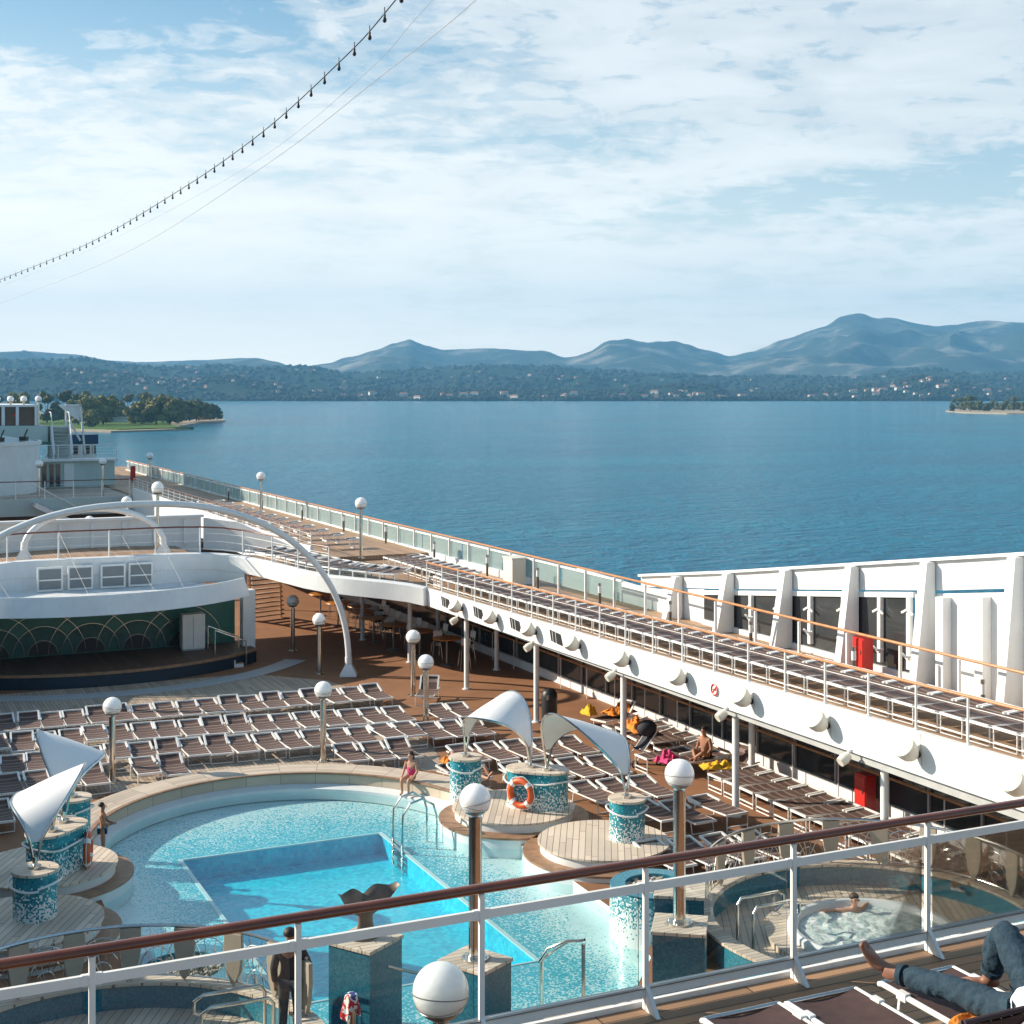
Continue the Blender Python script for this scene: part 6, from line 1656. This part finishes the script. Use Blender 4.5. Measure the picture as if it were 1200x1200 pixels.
cloth('orange towel under the sunbather behind the right whirlpool railing', (21.1, 22.4, .37), 1.5, .6, .5, M['towel'], 7.0, .16)
cloth('yellow and white beach bag cloth beside the right whirlpool sunbather', (20.2, 23.5, .03), .5, .4, .2, M['ytowel'], 8.0, .3)
lounger(3, 21.6, 21.2, 0, R(-100), 'lounger with a steeply raised backrest in the shade at the right edge')
cloth('orange bundle of towels on the deck seen under the front glass panels', (12.35, 17.2, .35), .9, .6, .2, M['towel'], 9.0, .3)
cloth('blue cloth beside the orange bundle seen under the front glass panels', (11.75, 17.3, .35), .4, .5, .2, M['bluetowel'], 10.0, .25)
lounger(2, 12.0, 17.1, 0, R(-90), 'lounger below the front handrail, carrying an orange bundle')
fl_ = thing('draped_cloth', 'red white and blue cloth draped on a steel post by the whale tail pedestal', 'cloth', (7.1, 21.0, 1.0))
def drp(u, v):
    a = 2 * math.pi * u; r = .08 * min(1, v * 3) + .05 * max(0, v - .33) * (1.2 + math.sin(a * 5))
    return (7.1 + r * math.cos(a) * 1.15, 21.0 + r * math.sin(a) * 1.15, 1.05 - .02 * v - max(0, v - .33) * (.42 + .14 * math.sin(a * 2 + 1)))
mb = MB(); mb.grid(drp, 40, 14, True); mb.build('cloth', M['flag'], fl_)
o = thing('steel_post', 'short steel post with a cloth on top beside the whale tail pedestal', 'post', (7.1, 21.0, 0))
mb = MB(); mb.cyl((7.1, 21.0, 0), (7.1, 21.0, 1.0), .07, 14); mb.build('shaft', M['steel'], o)
mb = MB(); mb.cyl((7.1, 21.0, 0), (7.1, 21.0, .03), .13, 14); mb.build('base_plate', M['steel'], o)

# ---------------------------------------------------------------- the reclining man in front
pm = thing('person', 'barefoot man in blue jeans and white shirt reclining on a lounger, one knee up', 'person', (7.1, 7.2, FD + .35))
V = Vector
hipL, knL, anL = V((6.99, 7.22, 6.12)), V((6.90, 7.70, 6.125)), V((6.77, 8.15, 6.09))
hipR, knR, anR = V((7.22, 7.2, 6.13)), V((7.27, 7.60, 6.50)), V((7.33, 7.80, 6.085))
pel, wai, che, nek = V((7.1, 7.12, 6.13)), V((7.1, 6.95, 6.21)), V((7.1, 6.72, 6.42)), V((7.1, 6.58, 6.62))
verts = [pel, wai, che, nek, V((7.1, 6.56, 6.70)), V((7.1, 6.55, 6.79)), V((7.1, 6.52, 6.86))]
rad = [(.15, .12), (.15, .115), (.17, .12), .06, .07, (.085, .095), .065]
edges = [(0, 1), (1, 2), (2, 3), (3, 4), (4, 5), (5, 6)]
def chain(start, pts, rs):
    prev = start
    for p, r in zip(pts, rs):
        verts.append(V(p)); rad.append(r); edges.append((prev, len(verts) - 1)); prev = len(verts) - 1
    return prev
chain(2, [(6.93, 6.72, 6.5), (6.74, 6.62, 6.62), (6.92, 6.50, 6.78), (6.99, 6.47, 6.80)], [.065, .045, .032, .036])
chain(2, [(7.27, 6.72, 6.5), (7.46, 6.62, 6.62), (7.28, 6.50, 6.78), (7.21, 6.47, 6.80)], [.065, .045, .032, .036])
def foot(start, heel, ball, toedir, across, k=1.0):
    """arch, ball and five separate toes"""
    h = chain(start, [heel], [.036 * k])
    mid = V(heel).lerp(V(ball), .5)
    m_ = chain(start, [mid, ball], [.040 * k, .036 * k])
    ac = V(across).normalized(); td = V(toedir).normalized(); nrm = ac.cross(td)
    for q, (off, ln, r) in enumerate(((-.036, .052, .0155), (-.014, .050, .0115), (.004, .044, .0105), (.021, .037, .0098), (.036, .028, .0092))):
        off *= k; ln *= k; r *= k; p = V(ball) + ac * off
        chain(m_, [p + td * .018, p + td * (.02 + ln * .6) + nrm * .004, p + td * (.02 + ln)], [r * 1.15, r, r * .95])
e = chain(0, [hipL, knL, anL.lerp(knL, .55), anL], [.10, .066, .062, .040]); foot(e, anL + V((-.01, .085, -.035)), anL + V((-.135, .12, .135)), (-.42, .12, .9), (.75, .62, .15), 1.28)
e = chain(0, [hipR, knR, anR.lerp(knR, .55), anR], [.10, .066, .060, .040]); foot(e, anR + V((.05, -.04, -.045)), anR + V((-.115, .085, -.035)), (-.8, .58, -.10), (-.58, -.8, 0))
bd_ = skin_body('body', verts, edges, rad, M['skin3'], pm, 2)
jv = [pel, hipL, hipL.lerp(knL, .5), knL, anL.lerp(knL, .5), anL + (knL - anL) * .16, hipR, hipR.lerp(knR, .5), knR, anR.lerp(knR, .5), anR + (knR - anR) * .17]
je = [(0, 1), (1, 2), (2, 3), (3, 4), (4, 5), (0, 6), (6, 7), (7, 8), (8, 9), (9, 10)]
jr = [(.17, .14), .128, .108, .090, .086, .078, .135, .118, .104, .096, .084]
jo = skin_body('jeans', jv, je, jr, M['jeans'], pm, 3)
me = jo.data
for v in me.vertices:                                       # cloth folds across the legs
    p = v.co; n_ = v.normal
    a = noise.noise(V((p.x * 7, p.y * 7, p.z * 7))); wv = math.sin((p.y * 62 + p.z * 30 + p.x * 22 + a * 6)) * .5 + .5
    msk = .35 + .65 * max(0, noise.noise(V((p.x * 4 + 3, p.y * 4, p.z * 4))) + .3)
    v.co = p + n_ * (.016 * (wv ** 1.6 - .4) * msk + .010 * a)
for p_, q_ in ((anL + (knL - anL) * .15, (knL - anL)), (anR + (knR - anR) * .16, (knR - anR))):
    d = q_.normalized(); mb = MB(); mb.tube([p_ - d * .012, p_ + d * .028], [.074, .076], 20); mb.build('hem', M['jeans'], pm)
so = skin_body('shirt', [pel + V((-.10, .13, .05)), wai, che, V((7.1, 6.62, 6.55)), V((6.92, 6.72, 6.5)), V((6.78, 6.645, 6.59)), V((7.28, 6.72, 6.5)), V((7.42, 6.645, 6.59))], [(0, 1), (1, 2), (2, 3), (2, 4), (4, 5), (2, 6), (6, 7)],
               [(.20, .165), (.20, .16), (.19, .14), .08, .085, .07, .085, .07], M['shirt'], pm, 3)
for v in so.data.vertices:
    p = v.co; v.co = p + v.normal * .012 * noise.fractal(V((p.x * 9, p.y * 9, p.z * 9)), 1, 2, 3)
mb = MB(); mb.sphere((7.1, 6.53, 6.83), .105, 18, 12); mb.build('hair', M['hair'], pm)
tw_ = thing('towel', 'orange towel draped over the edge of the reclining man\'s lounger', 'towel', (6.77, 7.42, FD + .36))
mb = MB()
def tf(u, v, d):
    y = 7.28 + .26 * u; t = v * .34
    x, z = (6.93 - t, FD + .385) if t < .16 else (6.765 - .018 * math.sin(u * 14), FD + .385 - (t - .16))
    f_ = .012 * math.sin(u * 20 + v * 3) + .01 * noise.noise(V((u * 5, v * 5, 1)))
    return V((x - d * (1 if t >= .16 else 0), y, z + (f_ + d if t < .16 else 0))) + (V((-.015 + f_, 0, 0)) if t >= .16 else V((0, 0, 0)))
mb.grid(lambda u, v: tf(u, v, .008), 24, 20); mb.grid(lambda u, v: tf(u, v, 0), 24, 20); mb.build('cloth', M['towel'], tw_)
gl = thing('drinking_glass', 'clear plastic cup on the deck between the foreground loungers', 'cup', (6.66, 7.55, FD + .001))
mb = MB(); mb.lathe([(0, .002), (.034, .002), (.042, .13), (.039, .13), (.031, .008), (0, .008)], (6.66, 7.72, FD), 20); mb.build('cup', M['glass'], gl)
